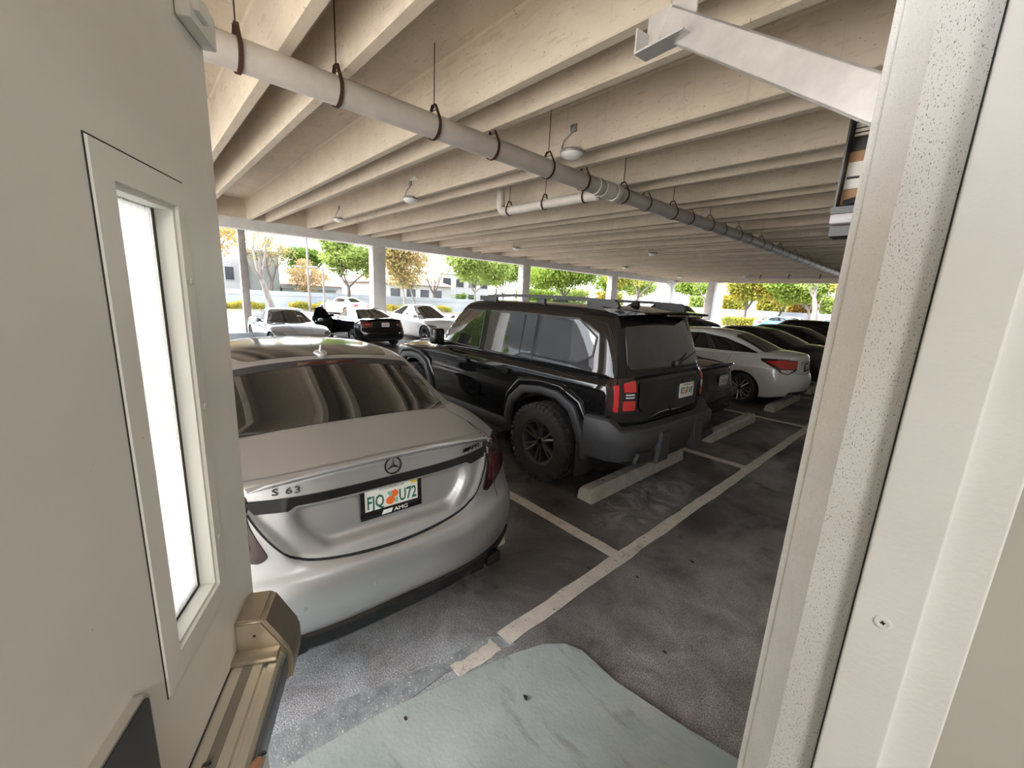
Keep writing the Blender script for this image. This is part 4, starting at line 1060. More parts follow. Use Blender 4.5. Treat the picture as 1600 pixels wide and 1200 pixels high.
def wheel(car, x, sg, R, wd, rimr, spokes, rimmat, tyremat, hubmat, inset=.02, tread=0, split=0, name='wheel', wy=None, spw=.05, deep=.05, parts=True):
    """tyre named wheel with a rim (and hub cap) below it; outside faces sg*y"""
    yo = (wy if wy is not None else car.Wd - inset)
    Mx = Matrix.Translation((x, sg * (yo - wd / 2), R)) @ (Matrix.Rotation(rad(-90 * sg), 4, 'X'))
    h = wd / 2
    prof = [(rimr - .012, -h * .8), (rimr + .01, -h * .95), (R * .90, -h), (R * .965, -h * .92), (R * .995, -h * .72), (R, 0), (R * .995, h * .72), (R * .965, h * .92), (R * .90, h), (rimr + .012, h * .97), (rimr - .004, h * .86), (rimr - .02, h * .5), (rimr - .02, -h * .8)]
    mb = MB().lathe(prof, 48, Mx)
    if tread:
        n = tread
        for k in range(n):
            a = 2 * math.pi * k / n
            for (hh, r_, l_, da) in ((.80, .985, .30, 0), (.30, 1.0, .24, .5), (-.30, 1.0, .24, 0), (-.80, .985, .30, .5)):
                aa = a + da * 2 * math.pi / n; c = Vector((math.cos(aa), math.sin(aa), 0)); t = Vector((-math.sin(aa), math.cos(aa), .25 * (1 if hh > 0 else -1))).normalized(); zz = Vector((0, 0, 1))
                ctr = c * (R * r_ + .002) + zz * hh * h
                q = MB().obox(ctr, c, t, zz, .009, math.pi * R / n * .66, h * l_ * .62); mb.add([Mx @ Vector(v) for v in q.v], q.f)
            c = Vector((math.cos(a), math.sin(a), 0)); t = Vector((-math.sin(a), math.cos(a), 0)); zz = Vector((0, 0, 1))
            q = MB().obox(c * (R * .925) + zz * (h * .975), (c - zz * .28).normalized(), t, zz, R * .052, math.pi * R / n * .60, .006); mb.add([Mx @ Vector(v) for v in q.v], q.f)
    w_ = mb.build(name, tyremat, car.o, auto=32)
    # rim: barrel, lip and spokes
    mb = MB().lathe([(rimr - .014, h * .84), (rimr + .004, h * .90), (rimr + .006, h * .84), (rimr - .006, h * .78), (rimr - .03, h * .2), (rimr - .03, -h * .7), (rimr - .045, -h * .7), (rimr - .045, h * .2), (rimr - .022, h * .74)], 48, Mx, closed=True)
    zf = h * .80; zc = h * .80 - deep
    for k in range(spokes):
        a0 = 2 * math.pi * k / spokes + math.pi / 2
        for da in ((0,) if not split else (-split, split)):
            a1 = a0 + da; c1 = Vector((math.cos(a1), math.sin(a1), 0)); c0 = Vector((math.cos(a0 + da * .35), math.sin(a0 + da * .35), 0)); t = Vector((-math.sin(a1), math.cos(a1), 0))
            r0_, r1_ = rimr * .16, rimr - .012
            w0, w1 = spw * .9, spw * .62
            p = [c0 * r0_ + t * w0 / 2, c0 * r0_ - t * w0 / 2, c1 * r1_ - t * w1 / 2, c1 * r1_ + t * w1 / 2]
            zz = [zc + .012, zc + .012, zf, zf]
            vs = [Vector((q.x, q.y, z_)) for q, z_ in zip(p, zz)]
            ch = [Vector((q.x, q.y, z_ - .035)) + (q * 0) for q, z_ in zip(p, zz)]
            ctr = [(vs[0] + vs[1]) / 2 + Vector((0, 0, .008)), (vs[2] + vs[3]) / 2 + Vector((0, 0, .008))]
            V_ = [Mx @ q for q in vs + ch + ctr]
            mb.add(V_, [(0, 8, 9, 3), (8, 1, 2, 9), (1, 5, 6, 2), (4, 0, 3, 7), (3, 9, 2, 6, 7), (0, 4, 5, 1, 8), (4, 7, 6, 5)])
    mb.lathe([(0, zc + .022), (rimr * .17, zc + .022), (rimr * .24, zc + .010), (rimr * .25, zc - .04), (0, zc - .04)], 28, Mx)
    rim = mb.build('rim', rimmat, w_, auto=30)
    if parts:
        MB().lathe([(0, zc + .033), (rimr * .11, zc + .031), (rimr * .135, zc + .022)], 24, Mx).build('hub_cap', hubmat, rim)
        mb = MB()
        for k in range(5 if spokes != 6 else 6):
            a = 2 * math.pi * (k + .5) / (5 if spokes != 6 else 6); 
            mb.lathe([(0, zc + .022), (.010, zc + .020), (.012, zc + .0)], 8, Mx @ Matrix.Translation((rimr * .19 * math.cos(a), rimr * .19 * math.sin(a), 0)))
        mb.build('lug_nuts', hubmat, rim)
    MB().lathe([(0, -h * .1), (rimr * .74, -h * .1), (rimr * .74, -h * .2), (0, -h * .2)], 32, Mx).build('brake_disc', M['disc'], w_)
    return w_

def text_polys(txt, size, shear=0., space=1.0, bold=0.):
    """outline mesh of a text in its own plane: list of (verts2d, faces), width"""
    cu = bpy.data.curves.new('t', 'FONT'); cu.body = txt; cu.size = size; cu.shear = shear; cu.space_character = space
    cu.align_x = 'CENTER'; cu.resolution_u = 2; cu.offset = bold
    ob = bpy.data.objects.new('t', cu); COL.objects.link(ob)
    dg = bpy.context.evaluated_depsgraph_get(); me = bpy.data.meshes.new_from_object(ob.evaluated_get(dg))
    vs = [tuple(v.co) for v in me.vertices]; fs = [tuple(p.vertices) for p in me.polygons]
    bpy.data.objects.remove(ob); bpy.data.curves.remove(cu); bpy.data.meshes.remove(me)
    return vs, fs

def solid_text(name, txt, size, Mx, mat, parent, h=.002, shear=0., space=1.0, sx=1.0, bold=0):
    """raised flat lettering; Mx maps text plane (x right, y up, z towards viewer)"""
    vs, fs = text_polys(txt, size, shear, space, bold)
    me = mesh_from(vs, fs, name); bm = bmesh.new(); bm.from_mesh(me)
    bmesh.ops.remove_doubles(bm, verts=bm.verts[:], dist=1e-6)
    r = bmesh.ops.extrude_face_region(bm, geom=bm.faces[:])
    for g in r['geom']:
        if isinstance(g, bmesh.types.BMVert): g.co.z += h
    bmesh.ops.recalc_face_normals(bm, faces=bm.faces[:])
    for v in bm.verts: v.co = Mx @ Vector((v.co.x * sx, v.co.y, v.co.z))
    bm.to_mesh(me); bm.free()
    return link(name, me, mat, parent, False)

REAR = Matrix(((0, 0, -1, 0), (-1, 0, 0, 0), (0, 1, 0, 0), (0, 0, 0, 1)))     # text x -> -y, text y -> z, text z -> -x (towards someone behind the car)
FRONT = Matrix(((0, 0, 1, 0), (1, 0, 0, 0), (0, 1, 0, 0), (0, 0, 0, 1)))

def plate(car, x, y, z, txt, tilt=0, front=False, frame=None, fl=True, sc=1.0, frame_txt=None):
    Mx = Matrix.Translation((x, y, z)) @ (FRONT if front else REAR) @ Matrix.Rotation(rad(tilt), 4, 'X')
    wq, hq = .1525 * sc, .076 * sc
    p = MB().prism(rrect(-wq, wq, -hq, hq, .010 * sc, 4), -.004, 0, Mx).build('license_plate', M['plate'], car.o, smooth=False)
    if frame is not None:
        e = .012; mb = MB()
        top = .012; bot = .030
        for a, b in (((-wq - e, -hq - e), (wq + e, -hq + bot)), ((-wq - e, hq - top), (wq + e, hq + e)), ((-wq - e, -hq), (-wq + .010, hq)), ((wq - .010, -hq), (wq + e, hq))):
            q = MB().box((a[0], a[1], -.008), (b[0], b[1], .004), .0025); mb.add([Mx @ Vector(v) for v in q.v], q.f)
        f_ = mb.build('plate_frame', frame, p)
        if frame_txt:
            solid_text('frame_lettering', frame_txt, .030, Mx @ Matrix.Translation((.045, -hq - .003, .004)), M['plate'], f_, .0012, space=.95, sx=1.2)
            q = MB()
            for k in range(4): q.prism([(-.052 + k * .013 - .012, 0), (-.052 + k * .013, 0), (-.052 + k * .013 + .010, .022), (-.052 + k * .013 - .002, .022)], .004, .0052, Mx @ Matrix.Translation((0.004, -hq - .003, 0)))
            q.build('frame_emblem', M['plate'], f_, smooth=False)
    if fl:
        a, b = txt
        solid_text('plate_text', a, .092 * sc, Mx @ Matrix.Translation((-.088 * sc, -.034 * sc, 0)), M['pgreen'], p, .0012, space=1.0, sx=.64, bold=.0016)
        solid_text('plate_text', b, .092 * sc, Mx @ Matrix.Translation((.086 * sc, -.034 * sc, 0)), M['pgreen'], p, .0012, space=1.0, sx=.64, bold=.0016)
        mb = MB(); mb.prism([(.020 * math.cos(t) * sc + .013 * sc, .020 * math.sin(t) * sc + .016 * sc) for t in np.linspace(0, 6.1, 16)], .0002, .0012, Mx)
        mb.prism([(.024 * math.cos(t) * sc - .010 * sc, .022 * math.sin(t) * sc - .016 * sc) for t in np.linspace(0, 6.1, 16)], .0002, .0012, Mx); mb.build('plate_oranges', M['porange'], p, smooth=False)
        mb = MB(); mb.prism([(-.028 * sc, .030 * sc), (-.004 * sc, .034 * sc), (.0, .012 * sc), (-.014 * sc, .006 * sc)], .0003, .0014, Mx); mb.prism([(.016 * sc, -.008 * sc), (.028 * sc, -.006 * sc), (.030 * sc, -.036 * sc), (.014 * sc, -.034 * sc)], .0003, .0011, Mx).build('plate_leaves', M['pgreen2'], p, smooth=False)
        MB().prism([(.105 * sc, .046 * sc), (.140 * sc, .046 * sc), (.140 * sc, .068 * sc), (.105 * sc, .068 * sc)], .0002, .0012, Mx).build('plate_sticker', M['pyellow'], p, smooth=False)
        solid_text('plate_text', 'MYFLORIDA.COM', .019 * sc, Mx @ Matrix.Translation((0, .050 * sc, 0)), M['pgreen'], p, .0010, sx=.9)
    elif txt:
        solid_text('plate_text', txt, .07 * sc, Mx @ Matrix.Translation((0, -.026 * sc, 0)), M['pgreen'], p, .0012, sx=.8)
    return p

# car materials
def carpaint(name, col, flake=.0, rough=.25, metal=0., coat=1.):
    m, nt, b = mat_new(name)
    v = coords(nt); c, _ = noise_mix(nt, v, 900, .3, .7, col, tuple(min(1, q * (1 + flake) + flake * .02) for q in col), detail=1)
    nt.links.new(c, b.inputs['Base Color']); b.inputs['Roughness'].default_value = rough; b.inputs['Metallic'].default_value = metal
    b.inputs['Coat Weight'].default_value = coat; b.inputs['Coat Roughness'].default_value = .02
    return m
M['matte'] = carpaint('matte_silver', (.50, .507, .525), .08, .37, .85, 0.)
M['black'] = carpaint('gloss_black', (.0030, .0030, .0034), .3, .04, 0, 0.)
M['white'] = carpaint('gloss_white', (.66, .665, .66), .02, .35, 0, 1.)
M['silver'] = carpaint('gloss_silver', (.30, .315, .335), .10, .28, .8, 1.)
M['dgrey'] = carpaint('gloss_charcoal', (.014, .014, .014), .3, .08, 0, 0.)
M['blue'] = carpaint('gloss_blue', (.10, .30, .50), .1, .3, .2, 1.)
M['red'] = carpaint('gloss_red', (.30, .03, .02), .1, .3, .2, 1.)
M['glass'] = P('tinted_glass', (.012, .014, .014), .015, 0, 1.0, .5)
M['rglass'] = P('tinted_rear_glass', (.010, .011, .011), .02, 0, 1.0, .6)
M['trim'] = noisy('black_trim', (.022, .022, .024), (.030, .030, .032), 20, rough=.55, bs=.15, bscale=300, bdist=.001)
M['clad'] = noisy('grey_cladding', (.045, .047, .050), (.036, .038, .041), 20, rough=.58, bs=.2, bscale=350, bdist=.001)
M['gloss'] = P('gloss_trim', (.006, .006, .007), .10, 0, 0)
M['seam'] = P('panel_gap', (.008, .008, .009), .8)
M['tyre'] = noisy('tyre_rubber', (.034, .034, .034), (.046, .045, .044), 12, rough=.75, bs=.1, bscale=200)
M['rimb'] = P('rim_black', (.11, .11, .115), .28, .6, .2)
M['rims'] = P('rim_silver', (.26, .265, .27), .3, .8)
M['disc'] = P('brake_disc', (.10, .10, .105), .4, .8)
M['chrome'] = P('chrome', (.75, .76, .78), .08, 1.0)
M['chrmatte'] = P('satin_silver_trim', (.62, .63, .65), .3, .8)
M['under'] = P('underbody', (.010, .010, .010), .9)
M['plate'] = P('plate_white', (.80, .81, .79), .4)
M['pgreen'] = P('plate_green', (.015, .12, .085), .5); M['pgreen2'] = P('plate_leaf_green', (.20, .55, .42), .5)
M['porange'] = P('plate_orange', (.85, .16, .03), .5); M['pyellow'] = P('plate_yellow', (.72, .50, .05), .5)
M['tlred'] = P('tail_red', (.52, .012, .012), .15, 0, 1.0)
M['tlred2'] = P('tail_red_deep', (.06, .004, .006), .12, 0, 1.0)
M['tldark'] = P('tail_smoked', (.022, .006, .008), .10, 0, .4)
M['tlclear'] = P('tail_clear', (.70, .70, .70), .12, .2, 1.0)
M['head'] = P('headlamp', (.10, .105, .11), .06, .2, 1.0)
# ------------------------------------------------------------------ silver saloon (nearest)
def merc_sculpt(co, uvw):
    x, y, z = co.T.copy(); u, v, w_ = uvw.T
    rear = (u < .02)
    # plate recess: rounded trapezoid pushed forwards
    def inside(a, b, soft): return sstep(-soft, soft, np.minimum.reduce([b - a]))
    hwid = .455 - .16 * np.clip((.86 - z) / .2, 0, 1) ** 1.8
    d = np.minimum.reduce([hwid - np.abs(y), .905 - z, z - .675]); m = sstep(-.006, .034, d) * rear
    x = x + m * .05
    # bumper shelf under the lid, following the curve of the lid edge
    ys = np.abs(y); edge = np.where(ys < .40, .622 + .033 * (ys / .40) ** 2, .655 + (ys - .40) * .35 + np.maximum(0, ys - .46) * 1.2)
    x = x + rear * .020 * sstep(-.028, .020, z - edge) * sstep(.80, .62, ys)
    return np.column_stack([x, y, z])
def merc_relax(co, uvw):
    x, y, z = co.T; u = uvw[:, 0]; hwid = .455 - .16 * np.clip((.86 - z) / .2, 0, 1) ** 1.8
    d = np.minimum.reduce([hwid - np.abs(y), z - .675]); return np.where((u < .02) & (z < .93) & (z > .60), .30 * np.exp(-(d / .05) ** 2), 0.0)
MC = Car(dict(relaxmap=merc_relax, L=5.08, W=1.885, fine=.018, coarse=.075, nv=97, nw=76, relax=5,
    ztop=[(0, 1.045), (.10, 1.055), (.20, 1.066), (.45, 1.098), (.70, 1.115), (1.1, 1.10), (2.4, 1.04), (3.4, 1.02), (3.9, .98), (4.6, .86), (5.08, .74)],
    crown=[(0, .055), (.7, .055), (1.5, .07), (3.4, .09), (4.2, .10), (5.08, .10)],
    zbot=[(0, .24), (.5, .17), (1.2, .15), (4, .15), (5.08, .22)],
    hw=[(0, .93), (.25, .965), (.7, .99), (1.2, 1.0), (3.9, 1.0), (4.6, .96), (5.08, .88)],
    sec=[(.15, .92), (.24, .955), (.36, .985), (.55, 1.0), (.66, 1.0), (.78, .985), (.90, .955), (1.0, .90), (1.12, .855)],
    rear=[(.15, .16), (.24, .11), (.29, .030), (.34, .016), (.46, .0), (.54, .004), (.60, .020), (.64, .055), (.70, .075), (.80, .085), (.92, .100), (.965, .108), (1.02, .112), (1.06, .105)],
    front=[(.15, .2), (.3, .02), (.5, 0), (.65, .03), (.8, .16)],
    rplan=(.215, 3.4), fplan=(.45, 2.4), sculpt=merc_sculpt,
    cab=dict(b0=.62, b1=3.60, r0=1.22, r1=2.70, roof=[(1.0, 1.375), (1.22, 1.402), (1.7, 1.432), (2.1, 1.435), (2.7, 1.395)], hb=[(.62, .755), (1.4, .785), (3.6, .81)], hr=[(1.2, .625), (1.9, .645), (2.7, .58)], rc=.11, fc=.25, crown=.045, bulge=.022, tum=1.15, flare=.06, nu=44, nv=25, nw=18, relax=3)))
MC.root('silver_sedan', (-1.705, .898, 0), rad(177.6), 'matte silver luxury sedan with dark rear window parked nearest the door, rear to the viewer')
MC.o.scale = (1.022, 1.022, 1.022)
MC.make(M['matte'], M['under'], arches=(1.11, 4.14), R=.345)
o = MC.o
# glass roof, rear window
MC.patch('roof_glass', [(1.30, -.47), (1.28, 0), (1.30, .47), (1.55, .535), (2.66, .52), (2.68, -.52), (1.55, -.535)], 'top', M['gloss'], .003, .07, round_=.06)
rw_d = (.70, 0, -.72)
rwp = [(.655, -.670, 1.13), (.640, 0, 1.14), (.655, .670, 1.13), (1.20, .592, 1.38), (1.20, 0, 1.39), (1.20, -.592, 1.38)]
rw = MC.patch('rear_window', rwp, rw_d, M['rglass'], .004, .05, round_=.05)
MC.patch('window_band', [(1.135, -.60, 1.355), (1.135, 0, 1.365), (1.135, .60, 1.355), (1.205, .588, 1.38), (1.205, 0, 1.39), (1.205, -.588, 1.38)], rw_d, M['trim'], .0055, .06, round_=.02, parent=rw)
MC.patch('high_brake_light', [(1.155, -.19, 1.36), (1.155, .19, 1.36), (1.180, .18, 1.375), (1.180, -.18, 1.375)], rw_d, M['tlred2'], .0075, .08, parent=rw)
# side windows
dlo = [(1.02, 1.075), (1.35, 1.06), (2.4, 1.045), (3.32, 1.035), (2.95, 1.20), (2.62, 1.315), (2.0, 1.35), (1.55, 1.325), (1.22, 1.22)]
MC.both(MC.patch, 'side_window', dlo, M['glass'], off=.003, res=.08, round_=.05)
for sd__ in ('left', 'right'):
    MC.seam('window_trim', dlo, sd__, M['gloss'], .014, .005, closed=True)
    MC.seam('pillar_trim', [(2.28, 1.05), (2.20, 1.34)], sd__, M['gloss'], .05, .005)
# lid seams
lid = [(-.655, 1.05), (-.640, .95), (-.600, .85), (-.535, .745), (-.48, .69), (-.40, .655), (-.2, .63), (0, .622)]
lid = lid + [(-a, b) for a, b in lid[::-1][1:]]
MC.seam('lid_gap', lid, 'rear', M['seam'], .009, .003, soft=3, step=.02)
MC.seam('lid_gap', [(.14, -.695), (.35, -.665), (.66, -.615)], 'top', M['seam'], .006, .004); MC.seam('lid_gap', [(.14, .695), (.35, .665), (.66, .615)], 'top', M['seam'], .006, .004)
# trim bar across the lid
barp = [(-.632, .955), (0, .955), (.632, .955), (.600, .905), (.48, .898), (.445, .917), (0, .917), (-.445, .917), (-.48, .898), (-.600, .905)]
MC.patch('trim_bar', barp, 'rear', M['gloss'], .010, .05, skirt=.02)
# spoiler lip
mb = MB(); n = 40; prof = []
for i in range(n + 1):
    y = -.622 + 1.244 * i / n; e = abs(y) / .622; xs = .215 * (abs(y) / .86) ** 3.4 * .6
    top = MC.cast((.20 + xs, y, 2), (0, 0, -1)); z = 1.060 - .036 * e ** 2.4; fade = 1 - .7 * max(0, (e - .9) / .1)
    prof.append([(.17 + xs, y, top.z - .002), (.105 + xs, y, z + .020 * fade), (.085 + xs, y, z + .022 * fade), (.083 + xs, y, z + .014 * fade), (.118 + xs, y, z - .012), (.20 + xs, y, z - .02)])
vs = [p for q in prof for p in q]; m_ = 6
mb.add(vs, [(i * m_ + j, (i + 1) * m_ + j, (i + 1) * m_ + (j + 1) % m_, i * m_ + (j + 1) % m_) for i in range(n) for j in range(m_)] + [tuple(range(m_)), tuple(range(n * m_ + m_ - 1, n * m_ - 1, -1))])
mb.build('spoiler', M['chrmatte'], o, auto=30)
# taillights wrap the corner
for sg in (-1, 1):
    d = (.72, -sg * .69, 0)
    tl = MC.patch('taillight', [(.13, sg * .705, .985), (.125, sg * .66, .86), (.115, sg * .575, .715), (.15, sg * .585, .695), (.26, sg * .80, .765), (.36, sg * .87, .84), (.42, sg * .86, .94), (.30, sg * .78, 1.0)], d, M['tldark'], .005, .05, round_=.03)
    MC.patch('lamp_core', [(.125, sg * .705, .90), (.125, sg * .64, .75), (.18, sg * .70, .755), (.22, sg * .77, .81), (.22, sg * .76, .90)], d, M['tlred2'], .010, .04, round_=.03, parent=tl)
# diffuser and exhausts
mb = MB(); n = 36; rows = []
for i in range(n + 1):
    y = -.86 + 1.72 * i / n; xs = .215 * (abs(y) / .84) ** 3.2 * .95
    rows.append([(.012 + xs, y, .335), (-.002 + xs, y, .325), (.004 + xs, y, .285), (.035 + xs, y, .275), (.03 + xs, y, .235), (.07 + xs, y, .19), (.22 + xs, y, .17), (.22 + xs, y, .335)])
m_ = 8; mb.add([p for q in rows for p in q], [(i * m_ + j, (i + 1) * m_ + j, (i + 1) * m_ + (j + 1) % m_, i * m_ + (j + 1) % m_) for i in range(n) for j in range(m_)] + [tuple(range(m_)), tuple(range(n * m_ + m_ - 1, n * m_ - 1, -1))])
df = mb.build('diffuser', M['gloss'], o, auto=25)
for sg in (-1, 1):
    for k in (0, 1):
        q = MB().box((.06, sg * (.50 + k * .13) - .055, .215), (.20, sg * (.50 + k * .13) + .055, .285), .012); q.build('exhaust_tip', M['gloss'], df)
    MC.patch('tow_cover', [(sg * .60, .36), (sg * .67, .36), (sg * .67, .43), (sg * .60, .43)], 'rear', M['matte'], .0012, .05, round_=.01, skirt=.002) if sg < 0 else None
MC.seam('tow_cover_gap', [(-.60, .37), (-.60, .44), (-.665, .44), (-.665, .37)], 'rear', M['seam'], .003, .0018)
for yy in (-.46, .46, -.15, .15):
    c = MC.cast((0, yy, .475), (1, 0, 0)); MB().lathe([(.0105, 0), (.0105, .0015), (.008, .0022), (0, .0022)], 16, Matrix.Translation(c) @ Matrix.Rotation(rad(-90), 4, 'Y')).build('parking_sensor', M['matte'], o)
MC.seam('bumper_crease', [(-.80, .545), (-.4, .515), (0, .505), (.4, .515), (.80, .545)], 'rear', M['matte'], .004, .0005)
# star badge
c = MC.cast((0, 0, 1.008), (1, 0, 0)); Mx = Matrix.Translation((c.x - .003, 0, 1.006)) @ REAR @ Matrix.Rotation(rad(-4), 4, 'X')
mb = MB(); R_ = .042
ring = [[(R_ + a * .0042) * 1.0 for a in (-1, 1)]]
mb.lathe([(R_ - .004, 0), (R_ - .003, .004), (R_ + .003, .004), (R_ + .004, 0)], 40, Mx)
for k in range(3):
    a = rad(90 + 120 * k); d_ = Vector((math.cos(a), math.sin(a), 0)); t_ = Vector((-d_.y, d_.x, 0))
    q = [d_ * R_ * .97 + Vector((0, 0, .002)), t_ * .0075 + d_ * .004, -t_ * .0075 + d_ * .004, Vector((0, 0, .006)), Vector((0, 0, 0))]
    mb.add([Mx @ v for v in q], [(0, 1, 3), (0, 3, 2), (1, 4, 2, 3), (0, 2, 4), (0, 4, 1)])
mb.build('badge', M['gloss'], o, smooth=False)
def lid_text(txt, y, z, size, sx, shear, name):
    c = MC.cast((0, y, z), (1, 0, 0)); c2 = MC.cast((0, y + .05, z), (1, 0, 0)); yaw = math.atan2(c2.x - c.x, .05)
    return solid_text(name, txt, size, Matrix.Translation((c.x - .002, y, z)) @ Matrix.Rotation(-yaw, 4, 'Z') @ REAR @ Matrix.Rotation(rad(-4), 4, 'X'), M['gloss'], o, .004, shear, 1.05, sx)
lid_text('S 63', .475, .972, .042, 1.55, 0, 'model_lettering')
lid_text('AMG', -.53, .972, .030, 1.5, .1, 'badge_lettering')
c = MC.cast((0, -.455, .972), (1, 0, 0)); c2 = MC.cast((0, -.405, .972), (1, 0, 0)); yaw = math.atan2(c2.x - c.x, .05)
Mx = Matrix.Translation((c.x - .002, -.455, .972)) @ Matrix.Rotation(-yaw, 4, 'Z') @ REAR; mb = MB()
for k in range(4): mb.prism([(-.022 + k * .012, 0), (-.012 + k * .012, 0), (.0 + k * .012, .021), (-.010 + k * .012, .021)], 0, .004, Mx)
mb.build('badge_bars', M['gloss'], o, smooth=False)
c = MC.cast((0, 0, .83), (1, 0, 0))
plate(MC, c.x - .014, 0, .828, ('FJQ', 'U72'), tilt=-3, frame=M['gloss'], frame_txt='AMG')
# roof fin antenna
mb = MB(); ax_ = 1.33; zz = MC.cast((ax_, 0, 3), (0, 0, -1)).z
for i, (x_, hw_, h_) in enumerate(((ax_ - .07, .012, .004), (ax_ - .05, .034, .016), (ax_, .04, .026), (ax_ + .06, .03, .02), (ax_ + .10, .010, .004))):
    pass
bm = bmesh.new(); bmesh.ops.create_uvsphere(bm, u_segments=20, v_segments=10, radius=1)
for v in bm.verts: v.co = Vector((ax_ + v.co.x * .085, v.co.y * .042, zz + v.co.z * .026))
mb.frombm(bm)
mb.tube([(ax_ - .01, 0, zz + .02), (ax_ - .035, 0, zz + .068)], [.013, .008], 12)
mb.build('roof_antenna', M['chrmatte'], o)
# front end
for sg in (-1, 1):
    MC.patch('headlight', [(4.72, sg * .82, .64), (5.02, sg * .62, .62), (5.06, sg * .55, .70), (4.70, sg * .76, .80)], (-.75, -sg * .66, 0), M['head'], .004, .08, round_=.03)
MC.patch('grille', [(-.42, .42), (.42, .42), (.38, .70), (-.38, .70)], 'front', M['trim'], .01, .1, round_=.04)
MC.patch('windshield', [(3.40, -.66, 1.05), (3.50, 0, 1.06), (3.40, .66, 1.05), (2.80, .50, 1.36), (2.83, 0, 1.38), (2.80, -.50, 1.36)], (-.70, 0, -.71), M['glass'], .004, .08, round_=.05)
for sg in (-1, 1):
    for ax in (1.11, 4.14): wheel(MC, ax, sg, .345, .26, .255, 5, M['rimb'], M['tyre'], M['gloss'], split=.16, inset=.035)
    q = MB(); bm = bmesh.new(); bmesh.ops.create_uvsphere(bm, u_segments=16, v_segments=10, radius=1)
    for v in bm.verts: v.co = Vector((3.22 + v.co.x * .07, sg * (.97 + v.co.y * .09), 1.08 + v.co.z * .07))
    q.frombm(bm).box((3.20, sg * .86 - .04, 1.04), (3.26, sg * .90 + .04, 1.07)); q.build('side_mirror', M['matte'], o)
for sd__ in ('left', 'right'):
    MC.seam('door_gap', [(2.25, .30), (2.27, .7), (2.25, 1.05)], sd__, M['seam'], .005); MC.seam('door_gap', [(3.42, .30), (3.40, .8), (3.36, 1.03)], sd__, M['seam'], .005)
    MC.patch('door_handle', [(2.02, .86), (2.22, .86), (2.22, .885), (2.02, .885)], sd__, M['matte'], .02, .1, round_=.01); MC.patch('door_handle', [(3.0, .84), (3.2, .84), (3.2, .865), (3.0, .865)], sd__, M['matte'], .02, .1, round_=.01)
# ------------------------------------------------------------------ black off-roader
def suv_sculpt(co, uvw):
    x, y, z = co.T.copy(); u, v, w_ = uvw.T
    side = np.abs(v) > .99
    # shoulder line and door scallop
    y = y - np.sign(y) * side * .014 * sstep(1.075, 1.05, z) * sstep(.86, .96, z) * sstep(.5, .9, x) * sstep(4.6, 4.0, x)
    return np.column_stack([x, y, z])
SV = Car(dict(L=4.88, W=1.84, fine=.035, coarse=.075, nv=31, nw=31, relax=2, archgap=.085, archz=1.0, auto=35,
    ztop=[(0, 1.235), (.5, 1.245), (3.0, 1.225), (3.4, 1.19), (4.2, 1.16), (4.88, 1.10)], crown=[(0, .03), (3.2, .03), (3.6, .06), (4.88, .07)],
    zbot=[(0, .50), (.4, .44), (.9, .36), (4.0, .36), (4.88, .44)],
    hw=[(0, .965), (.3, .985), (.9, 1.0), (4.0, 1.0), (4.5, .985), (4.88, .95)],
    sec=[(.36, .945), (.45, .965), (.6, .985), (.85, .995), (1.02, 1.0), (1.10, .995), (1.17, .975), (1.24, .945)],
    rear=[(.4, .16), (.6, .13), (.80, .13), (.95, .13), (1.1, .135), (1.24, .155)],
    front=[(.4, .1), (.6, 0), (.95, .02), (1.05, .05), (1.12, .14)],
    rplan=(.16, 5.0), fplan=(.30, 3.2), sculpt=suv_sculpt,
    cab=dict(b0=.165, b1=3.64, r0=.36, r1=2.95, roof=[(.3, 1.84), (.8, 1.872), (1.8, 1.885), (2.6, 1.875), (2.95, 1.84)], hb=[(.165, .82), (.6, .85), (3.6, .86)], hr=[(.3, .69), (.8, .73), (2.2, .745), (2.95, .70)],
             rc=.07, fc=.16, crown=.03, bulge=.012, tum=1.05, flare=.012, nu=50, nv=23, nw=18, relax=3)))
SV.root('off_roader', (-1.72, 3.965, 0), rad(178.5), 'black boxy off-roader with roof rails and red tail light, parked beyond the silver sedan')
SV.make(M['black'], M['under'], arches=(1.06, 3.91), R=.415, width=.34)
o = SV.o
wf = [(3.36, 1.275), (2.31, 1.262), (2.31, 1.73), (2.74, 1.73), (3.02, 1.60)]
wr = [(2.19, 1.262), (1.64, 1.258), (1.54, 1.305), (1.38, 1.315), (1.38, 1.735), (2.19, 1.735)]
wq = [(1.32, 1.318), (.72, 1.322), (.56, 1.40), (.56, 1.58), (.80, 1.735), (1.32, 1.735)]
for nm, pl_, rd in (('front_side_window', wf, .03), ('rear_side_window', wr, .04), ('quarter_window', wq, .06)):
    SV.both(SV.patch, nm, pl_, M['rglass'], off=.004, res=.07, round_=rd)
